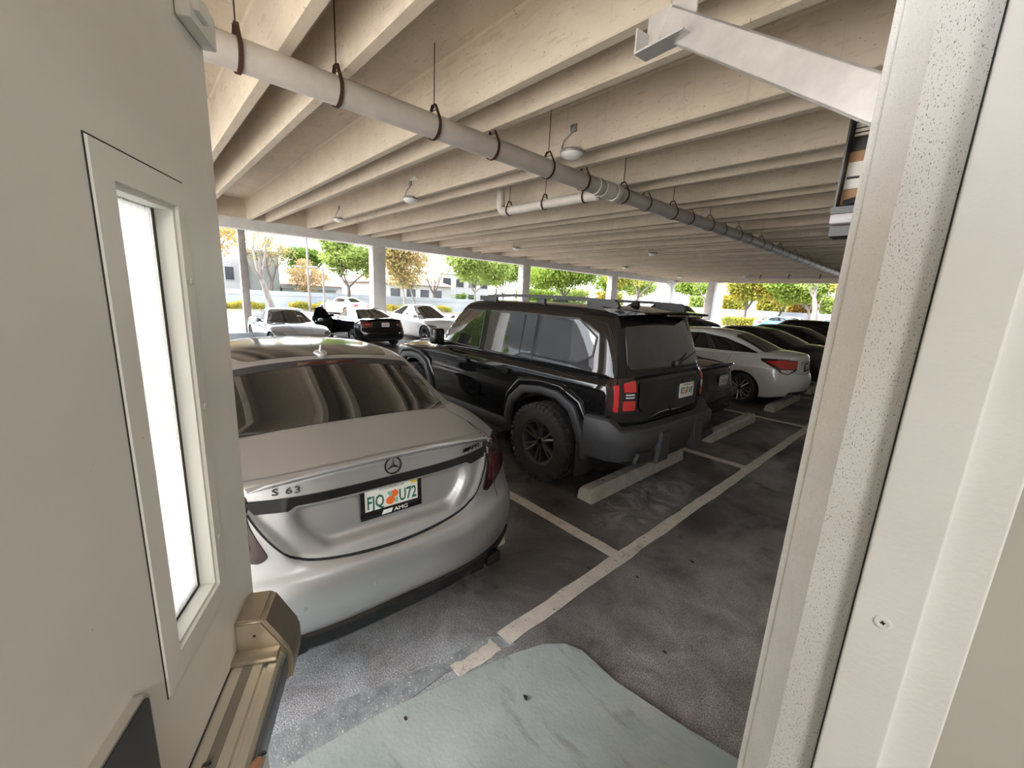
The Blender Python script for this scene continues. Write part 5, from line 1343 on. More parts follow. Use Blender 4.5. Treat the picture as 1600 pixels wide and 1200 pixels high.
for sd__ in ('left', 'right'):
    SV.patch('pillar_trim', [(2.30, 1.27), (2.20, 1.27), (2.20, 1.74), (2.30, 1.74)], sd__, M['gloss'], .006, .08)
    SV.seam('window_divider', [(1.565, 1.305), (1.565, 1.73)], sd__, M['gloss'], .016, .007)
    SV.seam('window_frame', wq, sd__, M['trim'], .018, .006, closed=True)
    SV.seam('window_frame', wr, sd__, M['trim'], .016, .006, closed=True); SV.seam('window_frame', wf, sd__, M['trim'], .016, .006, closed=True)
    SV.seam('window_frame', [(1.35, 1.31), (1.35, 1.74)], sd__, M['gloss'], .05, .007)
    SV.seam('drip_rail', [(.5, 1.79), (1.0, 1.80), (2.7, 1.79), (3.08, 1.64), (3.42, 1.32)], sd__, M['gloss'], .016, .006)
    SV.seam('door_gap', [(2.25, 1.245), (2.25, .42)], sd__, M['seam'], .006); SV.seam('door_gap', [(1.35, 1.31), (1.36, 1.12)], sd__, M['seam'], .006)
    SV.seam('door_gap', [(3.32, 1.17), (3.33, .42)], sd__, M['seam'], .006); SV.seam('fuel_flap_gap', [(.86, 1.18), (.66, 1.18), (.66, 1.02), (.86, 1.02)], sd__, M['seam'], .004, closed=True)
    for x_ in (1.62, 2.45):
        h = SV.patch('door_handle', [(x_, 1.075), (x_ + .22, 1.075), (x_ + .22, 1.112), (x_, 1.112)], sd__, M['gloss'], .034, .05, round_=.016, skirt=-.018)
        SV.patch('handle_cup', [(x_ + .05, 1.045), (x_ + .17, 1.045), (x_ + .17, 1.14), (x_ + .05, 1.14)], sd__, M['seam'], .003, .05, round_=.04, parent=h)
# wheel arch mouldings and boxed fenders
def arch(hx, sg):
    sd__ = 'left' if sg > 0 else 'right'
    inn = [(-.515, .40), (-.51, .56), (-.455, .74), (-.29, .895), (-.06, .94), (.18, .935), (.36, .85), (.465, .66), (.495, .52), (.50, .40)]
    out = [(-.60, .40), (-.60, .60), (-.535, .80), (-.345, .975), (-.07, 1.015), (.21, 1.010), (.425, .915), (.545, .70), (.575, .54), (.585, .40)]
    out2 = [(-.66, .62), (-.60, .84), (-.395, 1.055), (-.08, 1.10), (.24, 1.095), (.50, .975), (.61, .74)]
    f = SV.strip('wheel_arch_moulding', [(hx - a, b) for a, b in inn], [(hx - a, b) for a, b in out], sd__, M['clad'], .042, .05)
    SV.strip('fender_flare', [(hx - a, b) for a, b in out[1:8]], [(hx - a, b) for a, b in out2], sd__, M['black'], [.012, .030, .034, .034, .034, .030, .012], .02, lip=.022, auto=60)
for hx in (1.06, 3.91):
    for sg in (-1, 1): arch(hx, sg)
# sill cladding and running boards
for sg in (-1, 1):
    sd__ = 'left' if sg > 0 else 'right'
    SV.strip('sill_cladding', [(1.60, .38), (2.4, .38), (3.40, .38)], [(1.60, .52), (2.4, .52), (3.40, .52)], sd__, M['clad'], .016, .02)
    rb = MB().box((1.62, sg * .98 - .085, .335), (3.36, sg * .98 + .085, .385), .012).build('running_board', M['trim'], o)
    MB().box((1.66, sg * 1.0 - .045, .384), (3.32, sg * 1.0 + .045, .390)).build('step_pad', M['clad'], rb, smooth=False)
    MB().box((1.64, sg * 1.066 - .006, .352), (3.34, sg * 1.066 + .006, .368), .003).build('edge_strip', M['chrmatte'], rb)
    MB().box((.535, sg * .83 - .125, .21), (.56, sg * .83 + .125, .56), .01).build('mud_flap', M['trim'], o)
# rear bumper swept round the back
half = [(.47, .965), (.34, .955), (.22, .93), (.12, .875), (.055, .80), (.025, .68), (.008, .5), (0, .25), (0, 0)]
path = half + [(a, -b) for a, b in half[::-1][1:]]
rows = []
for i, (x_, y_) in enumerate(path):
    t = Vector(path[min(i + 1, len(path) - 1)]) - Vector(path[max(i - 1, 0)]); t = Vector((t[0], t[1])).normalized(); nrm = Vector((t[1], -t[0]))
    if nrm.x > 0 and abs(y_) < .9: nrm = -nrm
    if abs(y_) >= .9 and nrm.y * y_ < 0: nrm = -nrm
    side = float(sstep(.06, .16, x_)); zt_ = .785 + .085 * float(sstep(.14, .17, x_)); zb_ = .49 - .02 * side
    def q(off_, z_): return (x_ + nrm.x * off_, y_ + nrm.y * off_, z_)
    rows.append([q(-.16, zt_ + .004), q(-.02, zt_), q(.0, zt_ - .014), q(.014, zt_ - .05), q(.014, .63), q(-.004, .60), q(-.010, .54), q(-.035, zb_), q(-.16, zb_ - .02)])
m_ = 9; n_ = len(rows)
mb = MB().add([p for r_ in rows for p in r_], [(i * m_ + j, (i + 1) * m_ + j, (i + 1) * m_ + (j + 1) % m_, i * m_ + (j + 1) % m_) for i in range(n_ - 1) for j in range(m_)] + [tuple(range(m_)), tuple(range(n_ * m_ - 1, (n_ - 1) * m_ - 1, -1))])
bp_ = mb.build('rear_bumper', M['clad'], o, auto=32)
for sg in (-1, 1):
    bm = bmesh.new(); vs = [bm.verts.new(v) for v in ((-.035, sg * .42, .735), (-.035, sg * .24, .735), (-.040, sg * .27, .44), (-.040, sg * .47, .44), (.06, sg * .42, .735), (.06, sg * .24, .735), (.08, sg * .27, .42), (.08, sg * .47, .42))]
    for f in ((0, 1, 2, 3), (4, 7, 6, 5), (0, 4, 5, 1), (1, 5, 6, 2), (2, 6, 7, 3), (3, 7, 4, 0)): bm.faces.new([vs[i] for i in f])
    bmesh.ops.bevel(bm, geom=bm.edges[:], offset=.010, segments=2, affect='EDGES'); MB().frombm(bm).build('bumper_horn', M['clad'], bp_)
    MB().prism([(-sg * .50 * 1, .47), (-sg * .80, .50), (-sg * .74, .58), (-sg * .54, .57)], -.004, .03, Matrix.Translation((.02, 0, 0)) @ REAR).build('skid_insert', M['trim'], bp_, smooth=False)
MB().box((.03, -.24, .43), (.12, .24, .50), .01).build('skid_plate', M['trim'], bp_)
MB().box((.12, -.70, .40), (.6, .70, .48), .02).build('spare_tray', M['under'], o)
# tailgate
gate = [(-.66, .80), (.66, .80), (.66, 1.235), (-.66, 1.235)]
SV.seam('tailgate_gap', [(.625, .82), (.62, 1.235)], 'rear', M['seam'], .008); SV.seam('tailgate_gap', [(-.625, .82), (-.62, 1.235)], 'rear', M['seam'], .008)
SV.seam('tailgate_gap', [(-.63, .82), (.63, .82)], 'rear', M['seam'], .010)
SV.patch('tailgate_panel', [(-.60, .845), (-.03, .845), (.06, .90), (.52, .90), (.60, .96), (.60, 1.19), (-.60, 1.19)], 'rear', M['black'], .014, .08, round_=.03, skirt=.02)
SV.patch('plate_recess', [(-.52, .87), (-.06, .87), (-.02, .93), (-.02, 1.17), (-.52, 1.17)], 'rear', M['trim'], .017, .08, round_=.02, skirt=.02)
SV.patch('tailgate_handle', [(-.40, 1.135), (-.14, 1.135), (-.14, 1.165), (-.40, 1.165)], 'rear', M['gloss'], .024, .08, round_=.01)
plate(SV, .108, -.245, 1.05, ('IFZ', '60J'), tilt=-2)
rw = SV.patch('rear_window', [(.20, -.69, 1.31), (.20, .69, 1.31), (.33, .62, 1.745), (.33, -.62, 1.745)], (1, 0, -.12), M['rglass'], .005, .07, round_=.08)
SV.seam('window_seal', [(.20, -.71, 1.285), (.20, .71, 1.285)], (1, 0, -.12), M['seam'], .016, .006, parent=rw)
mb = MB().tube([(.175, -.12, 1.33), (.18, -.30, 1.37), (.195, -.50, 1.43)], [.012, .009, .006], 8); mb.box((.15, -.17, 1.30), (.20, -.07, 1.36), .015); mb.build('rear_wiper', M['trim'], rw)
# spoiler
bm = bmesh.new(); vs = [bm.verts.new(v) for v in ((.165, .64, 1.832), (.165, -.64, 1.832), (.62, -.69, 1.868), (.62, .69, 1.868), (.15, .62, 1.812), (.15, -.62, 1.812), (.45, -.67, 1.782), (.45, .67, 1.782), (.14, 0, 1.846), (.62, 0, 1.890), (.125, 0, 1.824), (.45, 0, 1.796))]
for f in ((0, 8, 9, 3), (8, 1, 2, 9), (4, 7, 11, 10), (10, 11, 6, 5), (0, 4, 10, 8), (8, 10, 5, 1), (0, 3, 7, 4), (1, 5, 6, 2), (3, 9, 11, 7), (9, 2, 6, 11)): bm.faces.new([vs[i] for i in f])
bmesh.ops.recalc_face_normals(bm, faces=bm.faces[:]); bmesh.ops.bevel(bm, geom=[e for e in bm.edges if e.calc_face_angle(0) > .5], offset=.008, segments=2, affect='EDGES')
sp_o = MB().frombm(bm).build('roof_spoiler', M['black'], o, auto=40)
MB().box((.168, -.20, 1.803), (.20, .20, 1.818)).build('high_brake_light', M['tlred2'], sp_o, smooth=False)
# roof rails
for sg in (-1, 1):
    pts = [(.44, sg * .645, 1.87), (.49, sg * .645, 1.915), (.9, sg * .655, 1.932), (1.9, sg * .655, 1.935), (2.38, sg * .645, 1.915), (2.50, sg * .640, 1.875)]
    mb = MB()
    for a, b in zip(pts, pts[1:]):
        a, b = Vector(a), Vector(b); c = (a + b) / 2; t = (b - a).normalized(); s_ = Vector((0, 1, 0)); mb.obox(c, t, s_, t.cross(s_), (b - a).length / 2 + .008, .020, .017)
    rl = mb.build('roof_rail', M['clad'], o, smooth=False)
    for x_, w1 in ((.62, .18), (1.45, .06), (2.36, .13)):
        z_ = SV.cast((x_, sg * .655, 3), (0, 0, -1)).z
        MB().box((x_ - w1, sg * .65 - .020, z_ - .01), (x_ + w1, sg * .65 + .018, 1.915), .006).build('rail_foot', M['clad'], rl)
z_ = SV.cast((.72, 0, 3), (0, 0, -1)).z
bm = bmesh.new(); vs = [bm.verts.new(v) for v in ((.62, .03, z_ - .005), (.62, -.03, z_ - .005), (.82, -.022, z_ - .005), (.82, .022, z_ - .005), (.63, .010, z_ + .065), (.63, -.010, z_ + .065), (.69, -.008, z_ + .062), (.69, .008, z_ + .062))]
for f in ((0, 1, 2, 3), (4, 7, 6, 5), (0, 4, 5, 1), (1, 5, 6, 2), (2, 6, 7, 3), (3, 7, 4, 0)): bm.faces.new([vs[i] for i in f])
bmesh.ops.bevel(bm, geom=bm.edges[:], offset=.008, segments=2, affect='EDGES'); MB().frombm(bm).build('roof_antenna', M['gloss'], o)
# taillights
for sg in (-1, 1):
    d = (.90, -sg * .43, 0); F = lambda y_, z_, x_=.16: (x_, sg * y_, z_)
    tl = SV.patch('taillight', [F(0.655, 0.915), F(0.855, 0.915, .22), F(0.890, 0.960, .30), F(0.890, 1.180, .30), F(0.855, 1.235, .24), F(0.675, 1.245), F(0.630, 1.200), F(0.630, 0.960)], d, M['tldark'], .022, .06, round_=.02, skirt=.03)
    SV.patch('lamp_segment', [F(0.655, 1.115), F(0.795, 1.115), F(0.795, 1.195), F(0.695, 1.215), F(0.655, 1.215)], d, M['tlred'], .030, .05, round_=.012, parent=tl)
    SV.patch('lamp_segment', [F(0.655, 0.945), F(0.800, 0.945), F(0.800, 1.035), F(0.655, 1.035)], d, M['tlred'], .030, .05, round_=.012, parent=tl)
    SV.patch('lamp_bar', [F(0.830, 0.930, .20), F(0.860, 0.940, .24), F(0.860, 1.170, .24), F(0.830, 1.180, .20)], d, M['tlred'], .029, .05, round_=.008, parent=tl)
    for z_ in (1.060, 1.086): SV.patch('reverse_strip', [F(.67, z_), F(.77, z_), F(.77, z_ + .012), F(.67, z_ + .012)], d, M['tlclear'], .030, .05, parent=tl, skirt=.004)
    SV.seam('corner_gap', [(.30, sg * .92, .88), (.30, sg * .92, 1.22)], (0, -sg, 0), M['seam'], .008)
# mirrors, front
for sg in (-1, 1):
    mr = MB().box((2.93, sg * 1.055 - .085, 1.245), (3.06, sg * 1.055 + .085, 1.46), .03).build('side_mirror', M['black'], o)
    MB().box((2.924, sg * 1.055 - .07, 1.275), (2.932, sg * 1.055 + .07, 1.44), .003).build('mirror_glass', M['rglass'], mr)
    MB().box((2.97, sg * .93 - .07, 1.225), (3.05, sg * .93 + .10, 1.265), .012).build('mirror_arm', M['trim'], mr)
    SV.patch('headlight', [(4.86, sg * .58, .85), (4.80, sg * .88, .85), (4.80, sg * .88, 1.02), (4.86, sg * .58, 1.02)], (-.92, -sg * .38, 0), M['head'], .01, .08, round_=.03)
SV.patch('grille', [(-.55, .66), (.55, .66), (.52, 1.02), (-.52, 1.02)], 'front', M['trim'], .015, .1, round_=.05)
SV.patch('windshield', [(3.34, -.72, 1.25), (3.34, .72, 1.25), (2.76, .64, 1.74), (2.76, -.64, 1.74)], (-.80, 0, -.6), M['glass'], .005, .08, round_=.05)
SV.patch('hood_bulge', [(3.50, -.45), (3.50, .45), (4.70, .40), (4.70, -.40)], 'top', M['black'], .022, .1, round_=.06, skirt=.03)
for sg in (-1, 1):
    for ax in (1.06, 3.91): wheel(SV, ax, sg, .415, .27, .240, 6, M['rimb'], M['tyre'], M['gloss'], tread=40, split=.17, wy=.985, spw=.046, deep=.05)
# ------------------------------------------------------------------ the other cars
def sedan(name, loc, rz, label, paint, L=4.6, W=1.80, H=1.46, deck=1.03, belt=1.0, hood=.92, nose=.72, rb0=.62, rr0=1.25, rr1=2.65, rb1=3.35, ro=1.0, wb=2.7, R=.325, rim='rims', spokes=10, split=0,
          tail='wide', tailmat='tlred', wheels=True, lip=False, front=True, plates=None, hr=.56, grille=True, details=True, group=None, cat='car', glass='rglass', sx=1.0, fplan=.42, zoff=0, win=None):
    c = Car(dict(L=L, W=W, fine=.05, coarse=.11, nv=21, nw=19, relax=3,
        ztop=[(0, deck), (.12, deck + .02), (rb0, deck + .055), (1.2, belt + .06), (2.2, belt + .02), (rb1 - .1, belt + .0), (rb1 + .4, hood + .03), (L - .5, hood - .07), (L, nose)],
        crown=[(0, .05), (1.5, .06), (3.4, .08), (L, .10)], zbot=[(0, .28), (.5, .19), (1.2, .17), (L - .6, .17), (L, .22)],
        hw=[(0, .93), (.3, .97), (.9, 1.0), (L - 1.0, 1.0), (L - .5, .965), (L, .88)],
        sec=[(.15, .92), (.25, .955), (.42, .99), (.6, 1.0), (.72, .995), (.86, .97), (1.0, .915), (1.12, .87)],
        rear=[(.2, .14), (.32, .03), (.5, 0), (.62, .015), (.72, .06), (.95, .09), (1.1, .10)], front=[(.2, .12), (.35, 0), (.55, .02), (.68, .10), (.8, .22), (1.0, .3)],
        rplan=(.24, 2.8), fplan=(fplan, 2.3),
        cab=dict(b0=rb0, b1=rb1, r0=rr0, r1=rr1, roof=[(rr0 - .1, H - .075), (rr0 + .15, H - .035), ((rr0 + rr1) / 2, H), (rr1 - .1, H - .03), (rr1 + .05, H - .06)], hb=[(rb0, W * .40), (1.3, W * .425), (rb1, W * .43)], hr=[(rr0, hr - .01), (1.9, hr + .03), (rr1, hr)],
                 rc=.10, fc=.24, crown=.04, bulge=.02, tum=1.15, flare=.05, nu=32, nv=15, nw=12, relax=3)))
    c.root(name, loc, rz, label, cat, group); c.make(paint, M['under'], arches=(ro, ro + wb), R=R)
    zr = H - .06; ym = W * .40
    c.patch('rear_window', [(rb0 + .04, -ym * .86, deck + .075), (rb0 + .02, 0, deck + .08), (rb0 + .04, ym * .86, deck + .075), (rr0 - .03, hr * .93, zr - .02), (rr0 - .03, 0, zr), (rr0 - .03, -hr * .93, zr - .02)], (.7, 0, -.72), M[glass], .004, .09, round_=.05)
    c.patch('windshield', [(rb1 - .08, -ym * .90, belt + .03), (rb1 + .0, 0, belt + .03), (rb1 - .08, ym * .90, belt + .03), (rr1 + .06, hr * .92, zr - .02), (rr1 + .06, 0, zr), (rr1 + .06, -hr * .92, zr - .02)], (-.62, 0, -.78), M['glass'], .004, .09, round_=.05)
    dl = win or [(rb0 + .42, belt + .085), (1.5, belt + .065), (rb1 - .12, belt + .035), (rr1 + .22, belt + .23), (rr1 - .05, H - .145), (1.9, H - .105), (rr0 + .12, H - .145), (rr0 - .14, H - .25)]
    c.both(c.patch, 'side_window', dl, M[glass], off=.003, res=.1, round_=.05)
    for sd__ in ('left', 'right'):
        c.seam('window_trim', dl, sd__, M['chrome'] if details == 2 else M['gloss'], .012, .005, closed=True)
        c.seam('pillar_trim', [(2.12, belt + .05), (2.05, H - .11)], sd__, M['gloss'], .05, .005)
        if details:
            c.seam('door_gap', [(2.1, .28), (2.12, belt + .04)], sd__, M['seam'], .006); c.seam('door_gap', [(rb1 - .15, .28), (rb1 - .2, belt)], sd__, M['seam'], .006)
            c.seam('door_gap', [(1.22, belt + .06), (1.28, .8), (1.45, .6)], sd__, M['seam'], .006)
            for x_ in (1.45, 2.35): c.patch('door_handle', [(x_, belt - .14), (x_ + .18, belt - .14), (x_ + .18, belt - .11), (x_, belt - .11)], sd__, paint, .02, .1, round_=.01)
    for sg in (-1, 1):
        d = (.75, -sg * .66, 0); y1 = W * .47; F = lambda x_, y_, z_: (x_, sg * y_, z_)
        if tail == 'wide':
            t = c.patch('taillight', [F(.10, y1 - .36, deck - .12), F(.10, y1 - .36, deck - .25), F(.25, y1 - .08, deck - .30), F(.46, y1, deck - .16), F(.44, y1, deck - .10), F(.25, y1 - .10, deck - .08)], d, M[tailmat], .005, .06, round_=.02)
        elif tail == 'drop':
            t = c.patch('taillight', [F(.10, y1 - .38, deck - .09), F(.12, y1 - .36, deck - .27), F(.19, y1 - .14, deck - .36), F(.29, y1 - .04, deck - .33), F(.66, y1, deck - .12), F(.64, y1, deck - .08), F(.28, y1 - .08, deck - .06)], d, M['tldark'], .005, .05, round_=.03)
            c.patch('lamp_core', [F(.10, y1 - .37, deck - .105), F(.12, y1 - .35, deck - .245), F(.28, y1 - .05, deck - .255), F(.58, y1, deck - .125), F(.28, y1 - .08, deck - .078)], d, M['tlred'], .010, .05, round_=.03, parent=t)
            c.patch('reverse_lens', [F(.13, y1 - .27, deck - .262), F(.19, y1 - .14, deck - .34), F(.28, y1 - .05, deck - .315), F(.33, y1 - .03, deck - .262)], d, M['tlclear'], .010, .05, round_=.02, parent=t)
        if front: c.patch('headlight', [F(L - .16, W * .30, nose - .08), F(L - .45, W * .46, nose - .04), F(L - .75, W * .48, nose + .10), F(L - .35, W * .36, nose + .06)], (-.75, -sg * .60, -.25), M['head'], .005, .07, round_=.03)
        m_ = MB(); bm = bmesh.new(); bmesh.ops.create_uvsphere(bm, u_segments=14, v_segments=8, radius=1)
        for v in bm.verts: v.co = Vector((rb1 - .42 + v.co.x * .07, sg * (W / 2 + .06 + v.co.y * .10), belt + .06 + v.co.z * .065))
        m_.frombm(bm).box((rb1 - .44, sg * (W / 2 - .06) - .05, belt + .0), (rb1 - .38, sg * (W / 2 - .06) + .05, belt + .03)); m_.build('side_mirror', paint, c.o)
        if wheels:
            for ax in (ro, ro + wb): wheel(c, ax, sg, R, .215, R * .72, spokes, M[rim], M['tyre'], M['gloss'], split=split, spw=.036 if spokes > 6 else .06, inset=.025, parts=details)
    c.patch('lower_bumper', [(-W * .40, .25), (W * .40, .25), (W * .36, .38), (-W * .36, .38)], 'rear', M['trim'], .006, .1, round_=.03)
    c.seam('lid_gap', [(-W * .36, deck), (-W * .34, deck - .2), (-W * .26, deck - .34), (0, deck - .37), (W * .26, deck - .34), (W * .34, deck - .2), (W * .36, deck)], 'rear', M['seam'], .010, .002)
    if grille: c.patch('grille', [(-W * .26, nose - .32), (W * .26, nose - .32), (W * .30, nose - .10), (-W * .30, nose - .10)], 'front', M['trim'], .008, .1, round_=.04)
    if lip:
        mb = MB(); rows = []
        for i in range(17):
            y = (-.36 + .72 * i / 16) * W; e = abs(y) / (.36 * W); xs = .24 * (abs(y) / (W / 2)) ** 2.8
            rows.append([(.24 + xs, y, deck + .03 - .04 * e), (.07 + xs, y, deck + .055 - .05 * e ** 2), (.06 + xs, y, deck + .04 - .05 * e ** 2), (.16 + xs, y, deck - .02 - .04 * e)])
        mb.add([p for r_ in rows for p in r_], [(i * 4 + j, (i + 1) * 4 + j, (i + 1) * 4 + (j + 1) % 4, i * 4 + (j + 1) % 4) for i in range(16) for j in range(4)] + [(0, 1, 2, 3), (67, 66, 65, 64)])
        mb.build('boot_spoiler', paint, c.o, auto=30)
    return c
near = 'cars parked in the near row'
CZ = sedan('white_sedan', (-1.86, 9.86, 0), rad(179.5), 'white sedan with red tail light and many spoked wheel, parked rear out beyond the off-roader', M['white'], L=4.6, W=1.80, H=1.477, deck=1.07, belt=1.0, rb0=.55, rr0=1.30, ro=.98, wb=2.685, tail='drop', spokes=14, rim='rims', R=.325, lip=False, group=near,
           win=[(.78, 1.075), (1.5, 1.055), (3.2, 1.035), (2.9, 1.22), (2.55, 1.335), (1.95, 1.365), (1.45, 1.30), (1.05, 1.18)])
c = CZ.cast((0, 0, .84), (1, 0, 0)); plate(CZ, c.x - .012, 0, .84, ('KD', '52'), frame=M['gloss'])
for yy in (.0,):
    CZ.patch('chrome_strip', [(-.32, .945), (.32, .945), (.32, .965), (-.32, .965)], 'rear', M['chrome'], .012, .1, round_=.008)
DK = sedan('dark_sedan', (-2.30, 6.74, 0), rad(179), 'dark charcoal sedan with boot spoiler squeezed between the off-roader and the white sedan', M['dgrey'], L=4.85, W=1.86, H=1.46, deck=1.01, rb0=.62, rr0=1.35, ro=1.05, wb=2.9, tail='wide', tailmat='tldark', lip=True, group=near, R=.34)
c = DK.cast((0, 0, .80), (1, 0, 0)); plate(DK, c.x - .014, 0, .80, ('Z7', 'QH'), frame=M['chrmatte'])
C3 = sedan('dark_sedan', (-1.95, 12.75, 0), rad(179), 'dark sedan just beyond the white sedan, its roof line rising above the white boot', M['dgrey'], L=4.9, W=1.85, H=1.48, deck=1.08, rb0=.60, rr0=1.35, ro=1.05, wb=2.85, tail='wide', tailmat='tldark', group=near)
c = C3.cast((0, 0, .84), (1, 0, 0)); plate(C3, c.x - .014, 0, .84, ('H4', 'RT'))
C4 = sedan('dark_sedan', (-1.95, 15.6, 0), rad(179), 'second dark sedan beyond the white sedan with a pale tail lamp', M['dgrey'], L=4.8, W=1.84, H=1.50, deck=1.10, rb0=.60, rr0=1.30, ro=1.0, wb=2.8, tail='wide', tailmat='tlclear', group=near)
C5 = sedan('black_hatchback', (-1.95, 18.45, 0), rad(179), 'tall black hatchback, third dark car beyond the white sedan', M['black'], L=4.7, W=1.88, H=1.66, deck=1.12, belt=1.08, hood=1.05, nose=.85, rb0=.16, rr0=.75, rr1=2.6, rb1=3.4, ro=.95, wb=2.75, R=.36, tail='wide', tailmat='tldark', group=near)
C6 = sedan('black_sedan', (-2.1, 24.3, 0), rad(179), 'farthest black sedan of the near row against the door frame', M['black'], L=4.8, W=1.84, H=1.46, group=near, details=0)
far = 'cars parked across the aisle'
BM = sedan('silver_coupe', (-18.3, 3.95, FZ), 0, 'silver coupe facing the viewer at the far left across the aisle', M['silver'], L=4.65, W=1.83, H=1.38, deck=.98, belt=.93, hood=.90, nose=.66, rb0=.70, rr0=1.35, rr1=2.45, rb1=3.15, ro=1.02, wb=2.81, R=.335, rim='rimb', tail='wide', group=far, glass='glass', hr=.54)
for sg in (-1, 1): BM.patch('bonnet_crease', [(3.4, sg * .30), (4.5, sg * .20), (4.5, sg * .23), (3.4, sg * .34)], 'top', M['silver'], .012, .1)
BM.patch('windscreen_sticker', [(2.86, .20, 1.20), (2.86, .36, 1.20), (2.80, .36, 1.235), (2.80, .20, 1.235)], (-.62, 0, -.78), M['lens'], .006, .1)
CM = sedan('black_sedan', (-14.55, 6.95, FZ), rad(180), 'black sedan seen from behind with its front door open, across the aisle', M['black'], L=4.88, W=1.84, H=1.445, deck=1.05, rb0=.58, rr0=1.30, ro=1.05, wb=2.82, tail='wide', tailmat='tlred2', lip=True, group=far, glass='rglass', details=2)
for sg in (-1, 1): CM.patch('lamp_core', [(.10, sg * .62, .905), (.10, sg * .62, .86), (.20, sg * .76, .86), (.20, sg * .76, .905)], (.75, -sg * .66, 0), M['tlred'], .011, .06)
c = CM.cast((0, 0, .88), (1, 0, 0)); plate(CM, c.x - .012, 0, .88, ('LX', '90'))
CM.patch('brand_strip', [(-.62, .965), (.62, .965), (.62, .985), (-.62, .985)], 'rear', M['tlred2'], .012, .1)
c = CM.cast((0, -.55, .87), (1, 0, 0)); solid_text('model_lettering', 'CAMRY', .045, Matrix.Translation((c.x - .01, -.55, .86)) @ REAR, M['chrome'], CM.o, .004, sx=1.2)
# its open driver's door: hinged ahead of the front window, swung out
dr = MB(); a_ = rad(62); hx_, hy_ = 3.18, .86; dv = Vector((-math.cos(a_), math.sin(a_), 0)); nv_ = Vector((math.sin(a_), math.cos(a_), 0))
Md = Matrix(((dv.x, nv_.x, 0, hx_), (dv.y, nv_.y, 0, hy_), (0, 0, 1, 0), (0, 0, 0, 1)))
XZ2 = Matrix(((1, 0, 0, 0), (0, 0, 1, 0), (0, 1, 0, 0), (0, 0, 0, 1)))
od = MB().prism([(0, .30), (1.05, .30), (1.08, .60), (1.02, 1.02), (.10, .98), (0, .80)], -.05, .05, Md @ XZ2).build('open_door', M['black'], CM.o, smooth=False)
MB().prism([(.12, .98), (1.02, 1.02), (.88, 1.36), (.62, 1.40), (.40, 1.27)], -.018, .018, Md @ XZ2).build('window_frame', M['gloss'], od, smooth=False)
MB().prism([(.06, .36), (1.0, .36), (1.0, .95), (.10, .92)], -.075, -.045, Md @ XZ2).build('door_lining', M['trim'], od, smooth=False)
TS = sedan('white_electric_car', (-19.6, 10.2, FZ), 0, 'white rounded electric car facing the viewer between the pillar and the off-roader', M['white'], L=4.75, W=1.92, H=1.62, deck=1.12, belt=1.04, hood=.96, nose=.72, rb0=.25, rr0=1.35, rr1=2.5, rb1=3.62, ro=.95, wb=2.89, R=.36, rim='rimb', spokes=10, tail='wide', group=far, glass='rglass', grille=False, hr=.58)
FW = sedan('white_sedan', (-32.4, 13.6, -.12), rad(200), 'white car far out in the street above the black sedan roof', M['white'], L=4.7, W=1.85, H=1.45, group='cars outside', details=0)
B1 = sedan('blue_car', (-14.2, 46.3, -.05), rad(35), 'pale blue car outside the far end opening beside the hedge', M['blue'], L=4.5, W=1.8, H=1.50, group='cars outside', details=0)
B2 = sedan('blue_car', (-10.2, 49.0, -.05), rad(60), 'second pale blue car outside, farther right beyond the far end', M['blue'], L=4.5, W=1.8, H=1.50, group='cars outside', details=0)
B3 = sedan('white_sedan', (-14.4, 52.6, -.05), rad(10), 'white car behind the blue cars outside the far end', M['white'], L=4.5, W=1.8, H=1.50, group='cars outside', details=0)
B4 = sedan('red_car', (-13.6, 64.0, -.05), rad(0), 'dark red car at the back of the far lot', M['red'], L=4.5, W=1.8, H=1.50, group='cars outside', details=0)
S2 = sedan('dark_suv', (-13.8, 24.5, .05), 0, 'dark sport utility car facing right across the aisle, seen over the off-roader spoiler', M['black'], L=4.8, W=1.98, H=1.98, deck=1.3, belt=1.22, hood=1.12, nose=.92, rb0=.14, rr0=.5, rr1=2.55, rb1=3.45, ro=.98, wb=2.8, R=.37, tail='wide', tailmat='tlred', group=far, hr=.62)
# ------------------------------------------------------------------ viewer's hand pushing the bar
def skin_chain(pts, edges, radii, root, sub=2):
    me = bpy.data.meshes.new('t'); me.from_pydata([tuple(p) for p in pts], edges, []); o = bpy.data.objects.new('t', me); COL.objects.link(o)
    md = o.modifiers.new('s', 'SKIN'); sv = me.skin_vertices[0].data
    for i, r in enumerate(radii): sv[i].radius = (r, r) if not isinstance(r, tuple) else r; sv[i].use_root = (i == root)
    md.use_smooth_shade = True; m2 = o.modifiers.new('u', 'SUBSURF'); m2.levels = sub; m2.render_levels = sub
    dg = bpy.context.evaluated_depsgraph_get(); r_ = bpy.data.meshes.new_from_object(o.evaluated_get(dg)); bpy.data.objects.remove(o); return r_
M['skin'] = noisy('skin', (.50, .25, .155), (.43, .20, .12), 40, rough=.5); M['nail'] = P('dark_nail_polish', (.006, .008, .018), .12, 0, .5)
M['sleeve'] = noisy('sleeve_cloth', (.05, .055, .07), (.04, .045, .06), 30, rough=.9)
hp = empty('person', (0, 0, 0), 0, 'hand with dark nail polish pushing the bar of the open door', 'person')
hp.parent = None
# local door frame -> world:  p(s, out, z)
def DP(s_, o_, z_): return Vector((DH.x, DH.y, 0)) + DD * (s_ - .008) + DN * o_ + Vector((0, 0, z_))
zb2 = 1.115 + .064
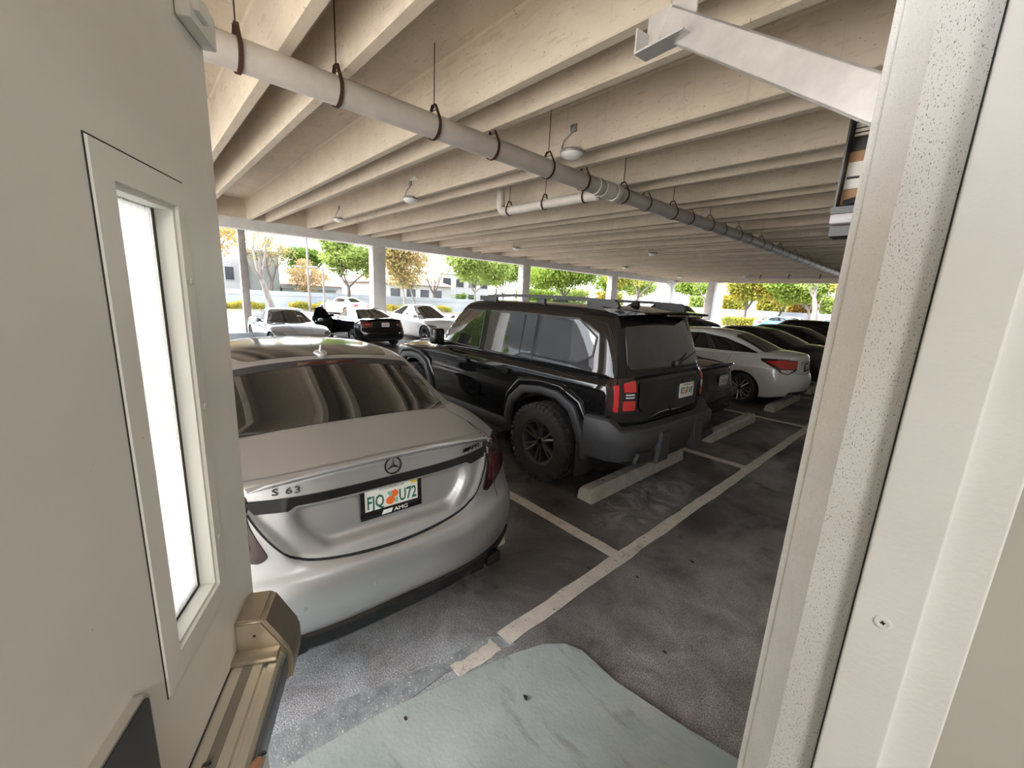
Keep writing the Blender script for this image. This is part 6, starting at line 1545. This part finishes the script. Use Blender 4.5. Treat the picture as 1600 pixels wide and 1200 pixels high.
# fingers lie over the top of the bar pointing along it towards the free end, palm behind (nearer the hinge), wrist off the bar
base = [DP(.575, .024, zb2 + .030), DP(.566, .044, zb2 + .036), DP(.564, .064, zb2 + .034), DP(.568, .084, zb2 + .026)]
tips = [[DP(.612, .025, zb2 + .026), DP(.636, .027, zb2 + .016), DP(.653, .028, zb2 + .009)],
        [DP(.600, .046, zb2 + .030), DP(.617, .047, zb2 + .018), DP(.626, .048, zb2 + .008)],
        [DP(.600, .067, zb2 + .028), DP(.616, .068, zb2 + .017), DP(.624, .069, zb2 + .008)],
        [DP(.612, .092, zb2 + .022), DP(.636, .097, zb2 + .012), DP(.654, .100, zb2 + .003)]]
wrist = DP(.475, .075, zb2 + .055); fore = DP(.30, .16, zb2 + .05); elbow = DP(.14, .26, zb2 - .02)
pts = [elbow, fore, wrist]; edges = [(0, 1), (1, 2)]; rr_ = [.046, .038, .028]
palm = DP(.525, .050, zb2 + .046); pts.append(palm); edges.append((2, 3)); rr_.append((.034, .018))
for b_1, tp in zip(base, tips):
    i0 = len(pts); pts.append(b_1); rr_.append(.0105); edges.append((3, i0))
    for k, t_1 in enumerate(tp):
        pts.append(t_1); rr_.append((.0092, .0085, .0072)[k]); edges.append((len(pts) - 2, len(pts) - 1))
th = [DP(.515, .098, zb2 + .026), DP(.540, .116, zb2 + .006), DP(.565, .118, zb2 - .014), DP(.586, .112, zb2 - .028)]
for k, t_1 in enumerate(th):
    pts.append(t_1); rr_.append((.014, .0115, .0105, .0085)[k]); edges.append((3 if k == 0 else len(pts) - 2, len(pts) - 1))
bod = link('body', skin_chain(pts, edges, rr_, 2), M['skin'], hp, True, None)
for tp in tips + [th[1:]]:
    a_, b_2 = tp[-2], tp[-1]; dv = (b_2 - a_).normalized(); side_ = dv.cross(Vector((0, 0, 1))).normalized(); upv = side_.cross(dv).normalized()
    bm = bmesh.new(); bmesh.ops.create_uvsphere(bm, u_segments=14, v_segments=8, radius=1)
    c0 = b_2 + dv * .003 + upv * .0055
    for v in bm.verts: q = v.co.copy(); v.co = c0 + dv * q.x * .0085 + side_ * q.y * .0062 + upv * q.z * .0022
    MB().frombm(bm).build('fingernail', M['nail'], bod)
MB().tube([elbow + (elbow - fore) * .4, elbow, fore.lerp(elbow, .45)], [.062, .058, .050], 18).build('sleeve', M['sleeve'], hp)
